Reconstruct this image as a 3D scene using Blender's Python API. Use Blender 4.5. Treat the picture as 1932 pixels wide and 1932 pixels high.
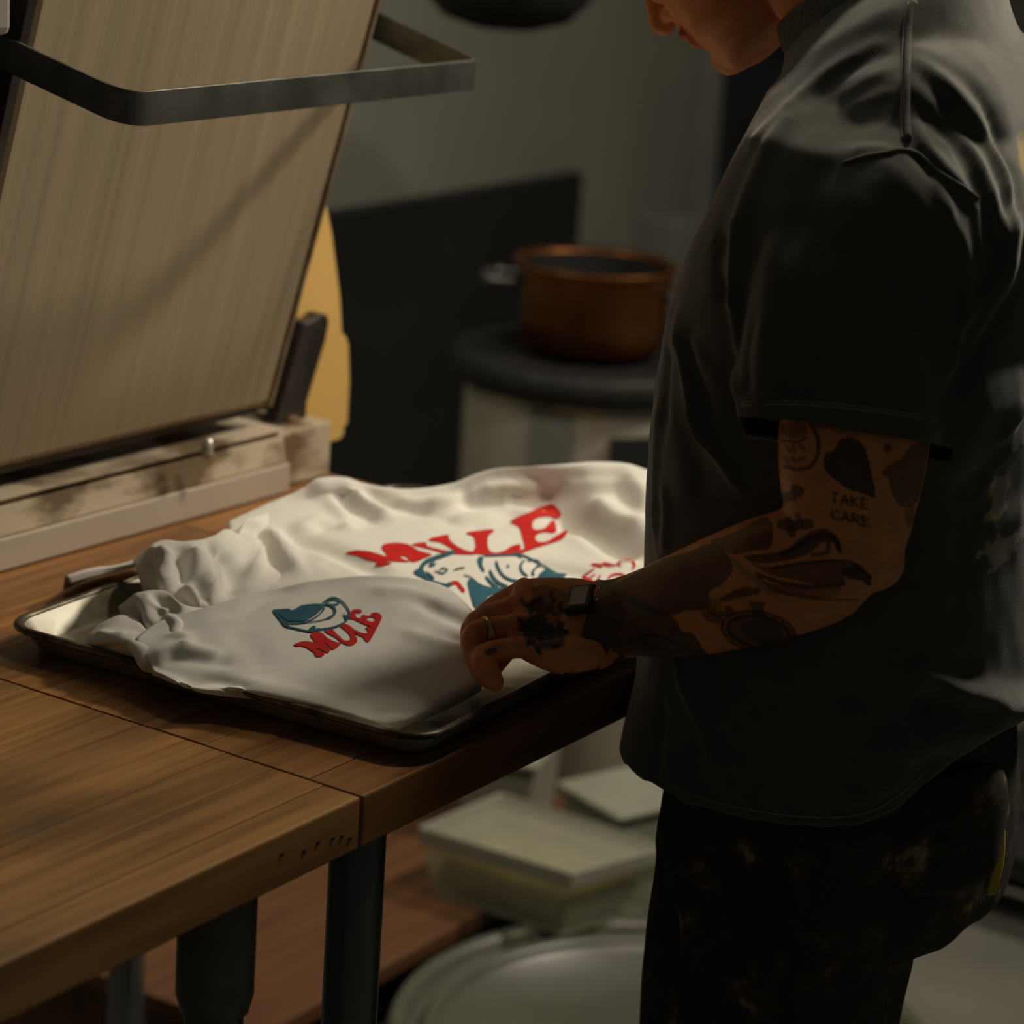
import bpy, bmesh, math, random
import numpy as np
from math import radians, sin, cos, pi, sqrt
from mathutils import Vector, Matrix
from mathutils.bvhtree import BVHTree
from mathutils.geometry import delaunay_2d_cdt

random.seed(7); RNG = np.random.default_rng(7)
for o in list(bpy.data.objects): bpy.data.objects.remove(o)
scene = bpy.context.scene
COL = scene.collection

# ------------------------------------------------------------------ camera
CAM = np.array([-1.5533, -1.1321, 1.685]); YAW, PITCH, ROLL = radians(32.987), radians(-15.805), radians(3.707); FPX = 4901.0
Fv = np.array([cos(PITCH)*cos(YAW), cos(PITCH)*sin(YAW), sin(PITCH)])
_r = np.cross(Fv, [0, 0, 1]); _r /= np.linalg.norm(_r); _u = np.cross(_r, Fv)
Rv = cos(ROLL)*_r + sin(ROLL)*_u; Uv = -sin(ROLL)*_r + cos(ROLL)*_u
cd = bpy.data.cameras.new('camera'); cam = bpy.data.objects.new('camera', cd); COL.objects.link(cam)
cam.matrix_world = Matrix(((Rv[0], Uv[0], -Fv[0], CAM[0]), (Rv[1], Uv[1], -Fv[1], CAM[1]), (Rv[2], Uv[2], -Fv[2], CAM[2]), (0, 0, 0, 1)))
cd.sensor_width = 36; cd.lens = 36*FPX/1932; cd.clip_start = .05; cd.clip_end = 60
cd.dof.use_dof = True; cd.dof.focus_distance = 2.2; cd.dof.aperture_fstop = 4.2
scene.camera = cam
# ------------------------------------------------------------------ world and lights
w = bpy.data.worlds.new('room_air'); scene.world = w; w.use_nodes = True
w.node_tree.nodes['Background'].inputs[0].default_value = (.72, .74, .62, 1); w.node_tree.nodes['Background'].inputs[1].default_value = .036
def area(name, loc, target, size, watts, col, shape='DISK', spread=180):
    l = bpy.data.lights.new(name, 'AREA'); l.shape = shape; l.size = size; l.energy = watts; l.color = col; l.spread = radians(spread)
    o = bpy.data.objects.new(name, l); COL.objects.link(o); o.location = loc
    o.rotation_euler = (Vector(target)-Vector(loc)).to_track_quat('-Z', 'Y').to_euler(); return o
KEYDIR = np.array([.65, -.315, .60]); KEYDIR /= np.linalg.norm(KEYDIR)
KEYPOS = np.array([.25, .25, .95]) + 3.0*KEYDIR
area('work_lamp', KEYPOS, (.25, .25, .95), .30, 46, (1.0, .895, .745))
area('overhead_lamp', (.93, -.34, 2.62), (.45, .2, .9), .22, 16, (1.0, .87, .68))
area('fill_light', (.35, 1.55, 2.75), (.5, .4, 1.0), .8, 15, (.98, .95, .78))  # unseen fill, added to brighten the wall and his chest
vs = scene.view_settings
vs.view_transform = 'Standard'; vs.look = 'None'; vs.gamma = 1; vs.use_curve_mapping = False; vs.exposure = 0.0

# ------------------------------------------------------------------ helpers
def ray(px, py): return Fv + Rv*(px-966)/FPX - Uv*(py-966)/FPX
def atz(px, py, z): d = ray(px, py); return CAM + d*(z-CAM[2])/d[2]
def aty(px, py, y): d = ray(px, py); return CAM + d*(y-CAM[1])/d[1]
def atx(px, py, x): d = ray(px, py); return CAM + d*(x-CAM[0])/d[0]
def atd(px, py, t): return CAM + ray(px, py)*t
def toD(P): P = np.asarray(P, float)-CAM; return np.stack([P@Rv, P@Uv], -1)
def proj(P):
    d = np.asarray(P, float)-CAM; z = d@Fv
    return np.stack([966+FPX*(d@Rv)/z, 966-FPX*(d@Uv)/z], -1)

def tag(o, label=None, cat=None, group=None, kind=None):
    if label: o['label'] = label
    if cat: o['category'] = cat
    if group: o['group'] = group
    if kind: o['kind'] = kind
    return o
def empty(name, loc=(0, 0, 0), rz=0):
    o = bpy.data.objects.new(name, None); COL.objects.link(o); o.location = loc; o.rotation_euler = (0, 0, rz); o.empty_display_size = .05
    return o
def wmat(o): return o.matrix_basis.copy() if o.parent is None else wmat(o.parent) @ o.matrix_parent_inverse @ o.matrix_basis
def link(name, me, mat=None, parent=None, world=True):
    o = bpy.data.objects.new(name, me); COL.objects.link(o)
    if mat is not None and not me.materials: me.materials.append(mat)
    if parent is not None:
        o.parent = parent
        if world:
            o.matrix_parent_inverse = wmat(parent).inverted()
    return o
def mk(name, V, Fc, mat=None, parent=None, smooth=False, world=True):
    me = bpy.data.meshes.new(name); me.from_pydata([tuple(map(float, v)) for v in V], [], [tuple(map(int, f)) for f in Fc]); me.update()
    if smooth: me.polygons.foreach_set('use_smooth', [True]*len(me.polygons))
    return link(name, me, mat, parent, world)
def mods(o, bevel=0, seg=2, solid=0, sub=0, off=0, angle=40):
    if solid: m = o.modifiers.new('s', 'SOLIDIFY'); m.thickness = solid; m.offset = off
    if bevel: m = o.modifiers.new('b', 'BEVEL'); m.width = bevel; m.segments = seg; m.limit_method = 'ANGLE'; m.angle_limit = radians(angle)
    if sub: m = o.modifiers.new('d', 'SUBSURF'); m.levels = m.render_levels = sub
    return o
BF = [(0, 3, 2, 1), (4, 5, 6, 7), (0, 1, 5, 4), (1, 2, 6, 5), (2, 3, 7, 6), (3, 0, 4, 7)]
def boxv(x0, x1, y0, y1, z0, z1): return [(x0, y0, z0), (x1, y0, z0), (x1, y1, z0), (x0, y1, z0), (x0, y0, z1), (x1, y0, z1), (x1, y1, z1), (x0, y1, z1)]
def box(name, b, mat, parent=None, bevel=.002, seg=2):
    o = mk(name, boxv(*b), BF, mat, parent)
    if bevel: mods(o, bevel, seg)
    return o
def hexa(name, P, mat, parent=None, bevel=.002):   # 8 explicit corners
    return mods(mk(name, P, BF, mat, parent), bevel)
def gridf(n, m, closed=False, off=0):
    f = []
    for i in range(n-1):
        for j in range(m if closed else m-1):
            k = (j+1) % m; f.append((off+i*m+j, off+i*m+k, off+(i+1)*m+k, off+(i+1)*m+j))
    return f
def cr(a, n):   # Catmull-Rom resample along axis 0
    a = np.asarray(a, float); N = len(a)
    p = np.concatenate([[2*a[0]-a[1]], a, [2*a[-1]-a[-2]]]); out = []
    for i in range(N-1):
        p0, p1, p2, p3 = p[i:i+4]
        for k in range(n):
            t = k/n; out.append(.5*((2*p1)+(-p0+p2)*t+(2*p0-5*p1+4*p2-p3)*t*t+(-p0+3*p1-3*p2+p3)*t**3))
    out.append(a[-1]); return np.array(out)
def loft(rings, close=True):   # rings (n,m,3) closed rings -> verts, faces, capped
    n, m = rings.shape[:2]; V = rings.reshape(-1, 3); f = gridf(n, m, True)
    if close:
        c0 = rings[0].mean(0); c1 = rings[-1].mean(0); V = np.vstack([V, c0, c1]); a = n*m
        f += [(a, (j+1) % m, j) for j in range(m)] + [(a+1, (n-1)*m+j, (n-1)*m+(j+1) % m) for j in range(m)]
    return V, f
def ring(c, A, B, m=32, p=2.0):
    th = np.linspace(0, 2*pi, m, endpoint=False); ct, st = np.cos(th), np.sin(th)
    x = np.sign(ct)*np.abs(ct)**(2/p); y = np.sign(st)*np.abs(st)**(2/p)
    return np.asarray(c)[None]+x[:, None]*np.asarray(A)[None]+y[:, None]*np.asarray(B)[None]
def lathe(prof, m=48, c=(0, 0, 0)):  # profile [(r,z)...] -> V,f
    th = np.linspace(0, 2*pi, m, endpoint=False)
    R = np.array([[(c[0]+r*cos(t), c[1]+r*sin(t), c[2]+z) for t in th] for r, z in prof]); return R.reshape(-1, 3), gridf(len(prof), m, True)
def lathe_o(name, prof, mat, parent=None, m=48, c=(0, 0, 0), smooth=True):
    V, f = lathe(prof, m, c); return mk(name, V, f, mat, parent, smooth)
def tubeV(pts, rads, m=16, sub=4, cap=True):
    P = cr(pts, sub); Rr = cr(np.array(rads)[:, None], sub)[:, 0]; T = np.gradient(P, axis=0); T /= np.linalg.norm(T, axis=1)[:, None]
    up = np.array([0, 0, 1.]) if abs(T[0][2]) < .9 else np.array([1., 0, 0]); rings = []
    for c, t, rr in zip(P, T, Rr):
        A = np.cross(t, up); A /= np.linalg.norm(A); B = np.cross(A, t); up = B
        rings.append(ring(c, A*rr, B*rr, m))
    return loft(np.array(rings))
def capsule(pts, rads, m=20, sub=4):   # rounded chain
    pts = np.array(pts, float); d0 = pts[0]-pts[1]; d0 /= np.linalg.norm(d0); d1 = pts[-1]-pts[-2]; d1 /= np.linalg.norm(d1)
    V, f = tubeV(pts, rads, m, sub); n = (len(V)-2)//m; R = V[:-2].reshape(n, m, 3)
    def capr(rg, d):
        c = rg.mean(0); r = np.linalg.norm(rg[0]-c); return [c+d*r*sin(a)+(rg-c)*cos(a) for a in (radians(25), radians(50), radians(72), radians(86))]
    R = np.concatenate([np.array(capr(R[0], d0)[::-1]), R, np.array(capr(R[-1], d1))]); return loft(R)
def ellips(c, A, B, C, n=12, m=24):
    R = []
    for i in range(1, n): a = pi*i/n; R.append(ring(np.asarray(c)+np.asarray(C)*cos(a), np.asarray(A)*sin(a), np.asarray(B)*sin(a), m))
    return loft(np.array(R))
def joinV(parts):
    V = []; Fc = []; k = 0
    for v, f in parts: V.append(np.asarray(v)); Fc += [tuple(i+k for i in q) for q in f]; k += len(v)
    return np.vstack(V), Fc
def mesh_arrays(me):
    n = len(me.vertices); V = np.empty(n*3); me.vertices.foreach_get('co', V); V = V.reshape(-1, 3)
    return V, [tuple(p.vertices) for p in me.polygons]
def remesh(parts, voxel):
    V, Fc = joinV(parts); me = bpy.data.meshes.new('tmp'); me.from_pydata([tuple(v) for v in V.tolist()], [], Fc)
    bm = bmesh.new(); bm.from_mesh(me); bmesh.ops.recalc_face_normals(bm, faces=bm.faces); bm.to_mesh(me); bm.free()
    o = bpy.data.objects.new('tmp', me); COL.objects.link(o); m = o.modifiers.new('r', 'REMESH'); m.mode = 'VOXEL'; m.voxel_size = voxel; m.adaptivity = 0
    dg = bpy.context.evaluated_depsgraph_get(); ev = o.evaluated_get(dg); em = ev.to_mesh()
    n = len(em.vertices); A = np.empty(n*3); em.vertices.foreach_get('co', A); A = A.reshape(-1, 3).copy()
    k = len(em.loops); L = np.empty(k, int); em.loops.foreach_get('vertex_index', L)
    tot = np.empty(len(em.polygons), int); em.polygons.foreach_get('loop_total', tot)
    assert (tot == 4).all(); Q = L.reshape(-1, 4).copy(); ev.to_mesh_clear(); bpy.data.objects.remove(o); return A, Q
def edges_of(Q):
    E = np.concatenate([Q[:, [0, 1]], Q[:, [1, 2]], Q[:, [2, 3]], Q[:, [3, 0]]]); E.sort(1); return np.unique(E, axis=0)
def relax(V, Q, it=4, lam=.5, mask=None):
    E = edges_of(Q); deg = np.bincount(E.ravel(), minlength=len(V))[:, None]
    for k in range(it):
        S = np.zeros_like(V)
        for a in range(3):
            S[:, a] = np.bincount(E[:, 0], V[E[:, 1], a], len(V))+np.bincount(E[:, 1], V[E[:, 0], a], len(V))
        D = (S/np.maximum(deg, 1)-V)*(lam if k % 2 == 0 else lam*.9)
        V = V + (D if mask is None else D*mask[:, None])
    return V
def vnorm(V, Q):
    n = np.cross(V[Q[:, 2]]-V[Q[:, 0]], V[Q[:, 3]]-V[Q[:, 1]]); N = np.zeros_like(V)
    for c in range(4):
        for a in range(3): N[:, a] += np.bincount(Q[:, c], n[:, a], len(V))
    return N/np.maximum(np.linalg.norm(N, axis=1), 1e-12)[:, None]
def segdist(P, line):   # distance to 3D polyline, and arclength fraction
    line = np.asarray(line, float); best = np.full(len(P), 1e9); fr = np.zeros(len(P)); L = np.linalg.norm(np.diff(line, axis=0), axis=1); tot = L.sum(); acc = 0
    for i in range(len(line)-1):
        a, b = line[i], line[i+1]; ab = b-a; t = np.clip(((P-a)@ab)/max(ab@ab, 1e-12), 0, 1); d = np.linalg.norm(P-(a+t[:, None]*ab), axis=1)
        m = d < best; best[m] = d[m]; fr[m] = (acc+t[m]*L[i])/tot; acc += L[i]
    return best, fr
def inpoly(P, poly):
    x, y = P[:, 0], P[:, 1]; r = np.zeros(len(P), bool); n = len(poly); j = n-1
    for i in range(n):
        xi, yi = poly[i]; xj, yj = poly[j]
        if yi != yj: r ^= ((yi > y) != (yj > y)) & (x < (xj-xi)*(y-yi)/(yj-yi)+xi)
        j = i
    return r
def noise3(P, s, seed=0, oct=3):   # cheap smooth noise, sum of sines
    g = np.random.default_rng(seed); out = np.zeros(len(P)); a = 1.
    for o in range(oct):
        for k in range(5):
            d = g.normal(size=3); d /= np.linalg.norm(d); out += a*np.sin(P@d*s*(1+.4*g.random())*2*pi+g.random()*7)/5
        s *= 2.1; a *= .5
    return out

# ------------------------------------------------------------------ materials
def nmat(name, rough=.6, metal=0, spec=.5):
    m = bpy.data.materials.new(name); m.use_nodes = True; nt = m.node_tree; b = nt.nodes['Principled BSDF']
    b.inputs['Roughness'].default_value = rough; b.inputs['Metallic'].default_value = metal; b.inputs['Specular IOR Level'].default_value = spec
    return m, nt, b
def N(nt, t, **kw):
    n = nt.nodes.new(t)
    for k, v in kw.items():
        if k.startswith('i_'): n.inputs[k[2:].replace('_', ' ')].default_value = v
        else: setattr(n, k, v)
    return n
def c4(c): return (c[0], c[1], c[2], 1)
def ramp(nt, fac, stops):
    r = N(nt, 'ShaderNodeValToRGB'); e = r.color_ramp.elements
    while len(e) < len(stops): e.new(.5)
    for k, (p, c) in enumerate(stops): e[k].position = p; e[k].color = c4(c)
    nt.links.new(fac, r.inputs[0]); return r
def bump(nt, b, h, strength, dist=.002):
    n = N(nt, 'ShaderNodeBump'); n.inputs['Strength'].default_value = strength; n.inputs['Distance'].default_value = dist
    nt.links.new(h, n.inputs['Height']); nt.links.new(n.outputs[0], b.inputs['Normal'])
def mottled(name, c1, c2, scale=6, rough=.6, metal=0, stretch=(1, 1, 1), lo=.35, hi=.65, bmp=0, spec=.5, detail=5, coord='Object', rough2=None):
    m, nt, b = nmat(name, rough, metal, spec); tc = N(nt, 'ShaderNodeTexCoord'); mp = N(nt, 'ShaderNodeMapping'); mp.inputs['Scale'].default_value = stretch
    nt.links.new(tc.outputs[coord], mp.inputs[0]); nz = N(nt, 'ShaderNodeTexNoise'); nz.inputs['Scale'].default_value = scale; nz.inputs['Detail'].default_value = detail
    nt.links.new(mp.outputs[0], nz.inputs['Vector']); r = ramp(nt, nz.outputs[0], [(lo, c1), (hi, c2)]); nt.links.new(r.outputs[0], b.inputs['Base Color'])
    if rough2 is not None:
        rr = N(nt, 'ShaderNodeMapRange'); rr.inputs['To Min'].default_value = rough; rr.inputs['To Max'].default_value = rough2; nt.links.new(nz.outputs[0], rr.inputs[0]); nt.links.new(rr.outputs[0], b.inputs['Roughness'])
    if bmp: bump(nt, b, nz.outputs[0], bmp)
    return m
def wood(name, dark, mid, light, stain=(.05, .03, .015), rough=.42):
    m, nt, b = nmat(name, rough, 0, .4); tc = N(nt, 'ShaderNodeTexCoord'); oi = N(nt, 'ShaderNodeObjectInfo')
    add = N(nt, 'ShaderNodeVectorMath', operation='ADD'); sc = N(nt, 'ShaderNodeVectorMath', operation='SCALE'); cmb = N(nt, 'ShaderNodeCombineXYZ')
    nt.links.new(oi.outputs['Random'], cmb.inputs[0]); nt.links.new(oi.outputs['Random'], cmb.inputs[2]); nt.links.new(cmb.outputs[0], sc.inputs[0]); sc.inputs['Scale'].default_value = 13
    nt.links.new(tc.outputs['Object'], add.inputs[0]); nt.links.new(sc.outputs[0], add.inputs[1])
    mp = N(nt, 'ShaderNodeMapping'); mp.inputs['Scale'].default_value = (2.2, 60, 30); nt.links.new(add.outputs[0], mp.inputs[0])
    g = N(nt, 'ShaderNodeTexNoise'); g.inputs['Scale'].default_value = 1.6; g.inputs['Detail'].default_value = 6; g.inputs['Distortion'].default_value = .4; nt.links.new(mp.outputs[0], g.inputs['Vector'])
    r = ramp(nt, g.outputs[0], [(.25, dark), (.5, mid), (.75, light)])
    hsv = N(nt, 'ShaderNodeHueSaturation'); mr = N(nt, 'ShaderNodeMapRange'); mr.inputs['To Min'].default_value = .72; mr.inputs['To Max'].default_value = 1.22
    nt.links.new(oi.outputs['Random'], mr.inputs[0]); nt.links.new(mr.outputs[0], hsv.inputs['Value']); nt.links.new(r.outputs[0], hsv.inputs['Color'])
    ge = N(nt, 'ShaderNodeNewGeometry'); st = N(nt, 'ShaderNodeTexNoise'); st.inputs['Scale'].default_value = 4.5; st.inputs['Detail'].default_value = 5
    m2 = N(nt, 'ShaderNodeMapping'); m2.inputs['Scale'].default_value = (.7, 1.6, 1); nt.links.new(ge.outputs['Position'], m2.inputs[0]); nt.links.new(m2.outputs[0], st.inputs['Vector'])
    sr = ramp(nt, st.outputs[0], [(.48, (0, 0, 0)), (.72, (.75, .75, .75))]); mx = N(nt, 'ShaderNodeMix', data_type='RGBA')
    nt.links.new(sr.outputs[0], mx.inputs['Factor']); nt.links.new(hsv.outputs[0], mx.inputs['A']); mx.inputs['B'].default_value = c4(stain); nt.links.new(mx.outputs['Result'], b.inputs['Base Color'])
    bump(nt, b, g.outputs[0], .12, .001); return m
def attr_mat(name, attr='tint', rough=.6, weave=0, scale=900, sheen=0, spec=.4):
    m, nt, b = nmat(name, rough, 0, spec); a = N(nt, 'ShaderNodeAttribute'); a.attribute_name = attr
    nz = N(nt, 'ShaderNodeTexNoise'); nz.inputs['Scale'].default_value = 60; nz.inputs['Detail'].default_value = 4; tc = N(nt, 'ShaderNodeTexCoord'); nt.links.new(tc.outputs['Object'], nz.inputs['Vector'])
    r = ramp(nt, nz.outputs[0], [(.3, (.82, .82, .82)), (.7, (1.1, 1.1, 1.1))]); mx = N(nt, 'ShaderNodeMix', data_type='RGBA', blend_type='MULTIPLY'); mx.inputs['Factor'].default_value = 1
    nt.links.new(a.outputs['Color'], mx.inputs['A']); nt.links.new(r.outputs[0], mx.inputs['B']); nt.links.new(mx.outputs['Result'], b.inputs['Base Color'])
    if weave:
        n2 = N(nt, 'ShaderNodeTexNoise'); n2.inputs['Scale'].default_value = scale; nt.links.new(tc.outputs['Object'], n2.inputs['Vector']); bump(nt, b, n2.outputs[0], weave, .0008)
    if sheen: b.inputs['Sheen Weight'].default_value = sheen; b.inputs['Sheen Roughness'].default_value = .5
    return m
def cloth(name, col, col2, weave=.25, sheen=.15):
    m, nt, b = nmat(name, .92, 0, .2); tc = N(nt, 'ShaderNodeTexCoord'); nz = N(nt, 'ShaderNodeTexNoise'); nz.inputs['Scale'].default_value = 9; nz.inputs['Detail'].default_value = 6
    nt.links.new(tc.outputs['Object'], nz.inputs['Vector']); r = ramp(nt, nz.outputs[0], [(.3, col2), (.65, col)]); nt.links.new(r.outputs[0], b.inputs['Base Color'])
    n2 = N(nt, 'ShaderNodeTexNoise'); n2.inputs['Scale'].default_value = 1300; nt.links.new(tc.outputs['Object'], n2.inputs['Vector']); bump(nt, b, n2.outputs[0], weave, .0006)
    b.inputs['Sheen Weight'].default_value = sheen; return m
M = {}
M['floor'] = mottled('floor_paint', (.10, .10, .08), (.15, .146, .12), 3, .55, bmp=.05)
M['wall'] = mottled('wall_paint', (.16, .162, .13), (.205, .205, .165), 1.5, .75)
M['blackpanel'] = mottled('black_laminate', (.005, .005, .0045), (.009, .009, .008), 4, .7)
M['bluedark'] = mottled('dark_blue_paint', (.016, .018, .024), (.022, .024, .030), 2, .55)
M['greypaint'] = mottled('grey_paint', (.16, .165, .145), (.20, .20, .18), 3, .6)
M['wood'] = wood('maple_block', (.15, .068, .017), (.275, .132, .037), (.37, .195, .065))
M['wood2'] = wood('oiled_block', (.17, .068, .018), (.30, .135, .040), (.40, .20, .07))
M['board'] = mottled('brown_board', (.09, .034, .010), (.14, .058, .018), 3, .6, stretch=(1, 14, 4))
M['legsteel'] = mottled('leg_steel', (.10, .108, .11), (.17, .18, .175), 14, .34, .6, stretch=(1, 1, .25))
M['collar_iron'] = mottled('collar_iron', (.09, .085, .065), (.16, .15, .12), 20, .5, .3)
M['whiteplastic'] = mottled('white_plastic', (.24, .24, .185), (.32, .315, .25), 4, .42)
M['lidplastic'] = mottled('shaded_white_plastic', (.075, .077, .058), (.105, .104, .08), 4, .36)  # white bin plastic, darkened: the shade under the table is in the colour
M['eyewhite'] = mottled('eye_white', (.6, .58, .52), (.65, .62, .56), 4, .3)
M['steel'] = mottled('brushed_steel', (.34, .32, .27), (.48, .455, .385), 9, .33, .9, stretch=(1, .12, 1), bmp=.03)
M['guard'] = mottled('guard_steel', (.13, .132, .118), (.24, .24, .21), 18, .38, .85)
M['belt'] = mottled('sheeter_belt', (.30, .235, .15), (.46, .37, .25), 3.2, .5, .1, stretch=(26, 1, .30), lo=.22, hi=.82, detail=9, bmp=.03, spec=.3)
M['rust'] = mottled('rusty_edge', (.07, .03, .012), (.20, .11, .045), 30, .7, .2)
M['edge'] = mottled('worn_bed_edge', (.26, .19, .11), (.45, .38, .27), 22, .5, .3)
M['flour'] = mottled('floured_steel', (.15, .095, .045), (.50, .41, .29), 11, .85, 0, stretch=(1, 1, 2.2), lo=.40, hi=.56, bmp=.25, detail=9)
M['flour2'] = mottled('pale_dusty_steel', (.42, .34, .27), (.50, .42, .33), 5, .7)
M['darkmetal'] = mottled('dark_cast_metal', (.034, .030, .025), (.085, .07, .054), 12, .5, .5, bmp=.1)
M['blackmetal'] = mottled('black_metal', (.010, .010, .009), (.022, .021, .018), 10, .45, .3)
M['yellow'] = mottled('yellow_plastic', (.66, .41, .12), (.74, .47, .15), 5, .42)
M['red'] = mottled('red_plastic', (.5, .02, .015), (.6, .03, .02), 5, .4)
M['greyplastic'] = mottled('grey_plastic', (.24, .22, .20), (.30, .28, .25), 5, .5)
M['copper'] = mottled('aged_copper', (.10, .032, .008), (.26, .095, .024), 7, .42, .85)
M['castiron'] = mottled('cast_iron', (.008, .008, .007), (.018, .017, .015), 30, .6, .2)
M['chrome'] = mottled('steel_drum', (.42, .39, .32), (.56, .52, .43), 3, .30, .55, stretch=(1, 1, .05))
M['cotton'] = cloth('white_cotton', (.80, .775, .70), (.74, .715, .64))
M['ink_red'] = mottled('red_ink', (.52, .012, .008), (.58, .018, .012), 40, .75, spec=.2)
M['ink_blue'] = mottled('blue_ink', (.022, .095, .135), (.03, .115, .155), 40, .75, spec=.2)
M['denim'] = None
M['leather'] = mottled('brown_leather', (.05, .022, .011), (.085, .038, .018), 40, .5)
M['watchface'] = mottled('watch_face', (.20, .19, .14), (.24, .22, .165), 30, .25)
M['gold'] = mottled('gold', (.55, .36, .10), (.62, .42, .13), 30, .25, 1)
M['hair'] = mottled('dark_hair', (.012, .008, .005), (.03, .02, .012), 200, .7)
M['rag'] = mottled('yellow_rag', (.50, .38, .03), (.62, .46, .05), 30, .9)
M['stitch'] = mottled('grey_stitching', (.17, .17, .145), (.22, .22, .19), 80, .9)
M['rubber'] = mottled('boot_leather', (.012, .010, .008), (.025, .02, .016), 30, .6)
# sheet pan: aluminium with brown burnt stains
def pan_mat():
    m, nt, b = nmat('used_aluminium', .40, .35); tc = N(nt, 'ShaderNodeTexCoord'); a = N(nt, 'ShaderNodeTexNoise'); a.inputs['Scale'].default_value = 11; a.inputs['Detail'].default_value = 8
    nt.links.new(tc.outputs['Object'], a.inputs['Vector']); r = ramp(nt, a.outputs[0], [(.36, (.07, .045, .022)), (.44, (.30, .26, .17)), (.58, (.50, .47, .38)), (.7, (.42, .39, .30))])
    d = N(nt, 'ShaderNodeTexNoise'); d.inputs['Scale'].default_value = 34; d.inputs['Detail'].default_value = 9; d.inputs['Roughness'].default_value = .7; nt.links.new(tc.outputs['Object'], d.inputs['Vector'])
    r2 = ramp(nt, d.outputs[0], [(.33, (.04, .03, .02)), (.42, (1, 1, 1))]); mx = N(nt, 'ShaderNodeMix', data_type='RGBA', blend_type='MULTIPLY'); mx.inputs['Factor'].default_value = .85
    nt.links.new(r.outputs[0], mx.inputs['A']); nt.links.new(r2.outputs[0], mx.inputs['B']); nt.links.new(mx.outputs['Result'], b.inputs['Base Color'])
    rr = N(nt, 'ShaderNodeMapRange'); rr.inputs['To Min'].default_value = .62; rr.inputs['To Max'].default_value = .3; nt.links.new(a.outputs[0], rr.inputs[0]); nt.links.new(rr.outputs[0], b.inputs['Roughness']); return m
M['pan'] = pan_mat()
M['panrim'] = mottled('burnt_rim', (.045, .032, .02), (.30, .26, .19), 26, .42, .75, lo=.38, hi=.66, detail=8)
def glassy():
    m, nt, b = nmat('cloudy_plastic', .16, 0); b.inputs['Base Color'].default_value = (.62, .62, .50, 1); tr_ = N(nt, 'ShaderNodeBsdfTransparent'); tr_.inputs[0].default_value = (.93, .93, .86, 1)
    mx = N(nt, 'ShaderNodeMixShader'); mx.inputs[0].default_value = .24; out = nt.nodes['Material Output']; nt.links.new(tr_.outputs[0], mx.inputs[1]); nt.links.new(b.outputs[0], mx.inputs[2]); nt.links.new(mx.outputs[0], out.inputs['Surface']); return m
M['clear'] = glassy()
M['dough'] = mottled('yellow_dough', (.16, .13, .05), (.30, .25, .12), 12, .8)
def trousers_mat():
    m, nt, b = nmat('stained_work_cloth', .92, 0, .2); tc = N(nt, 'ShaderNodeTexCoord'); a = N(nt, 'ShaderNodeTexNoise'); a.inputs['Scale'].default_value = 26; a.inputs['Detail'].default_value = 6; a.inputs['Roughness'].default_value = .62
    nt.links.new(tc.outputs['Object'], a.inputs['Vector']); r = ramp(nt, a.outputs[0], [(.52, (.036, .032, .024)), (.62, (.085, .065, .036)), (.70, (.36, .27, .15))]); nt.links.new(r.outputs[0], b.inputs['Base Color'])
    n2 = N(nt, 'ShaderNodeTexNoise'); n2.inputs['Scale'].default_value = 900; nt.links.new(tc.outputs['Object'], n2.inputs['Vector']); bump(nt, b, n2.outputs[0], .3, .0008); return m
M['denim'] = trousers_mat()
M['skin'] = attr_mat('skin', rough=.52, spec=.35)
M['tee'] = attr_mat('charcoal_cotton', rough=.95, weave=.35, scale=1100, sheen=.35, spec=.15)
#@@MAIN
# ------------------------------------------------------------------ the room
tag(box('floor', (-3, 6.5, -3, 4, -.05, 0), M['floor'], bevel=0), kind='structure')
tag(box('wall_back', (-.5, 6.5, 1.8, 1.92, 0, 3), M['wall'], bevel=0), kind='structure')
tag(box('wall_right', (4.6, 4.72, -3, 1.8, 0, 3), M['wall'], bevel=0), kind='structure')
d1 = tag(box('door_1', (3.66, 4.55, 1.765, 1.80, 0, 2.1), M['bluedark'], bevel=.004), kind='structure')
box('door_panel', (3.76, 4.45, 1.757, 1.767, 1.1, 1.95), M['blackpanel'], d1); box('door_panel', (3.76, 4.45, 1.757, 1.767, .15, .95), M['blackpanel'], d1)
tr = tag(box('trim_1', (3.60, 3.66, 1.755, 1.80, 0, 2.16), M['greypaint'], bevel=.004), kind='structure')

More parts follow.
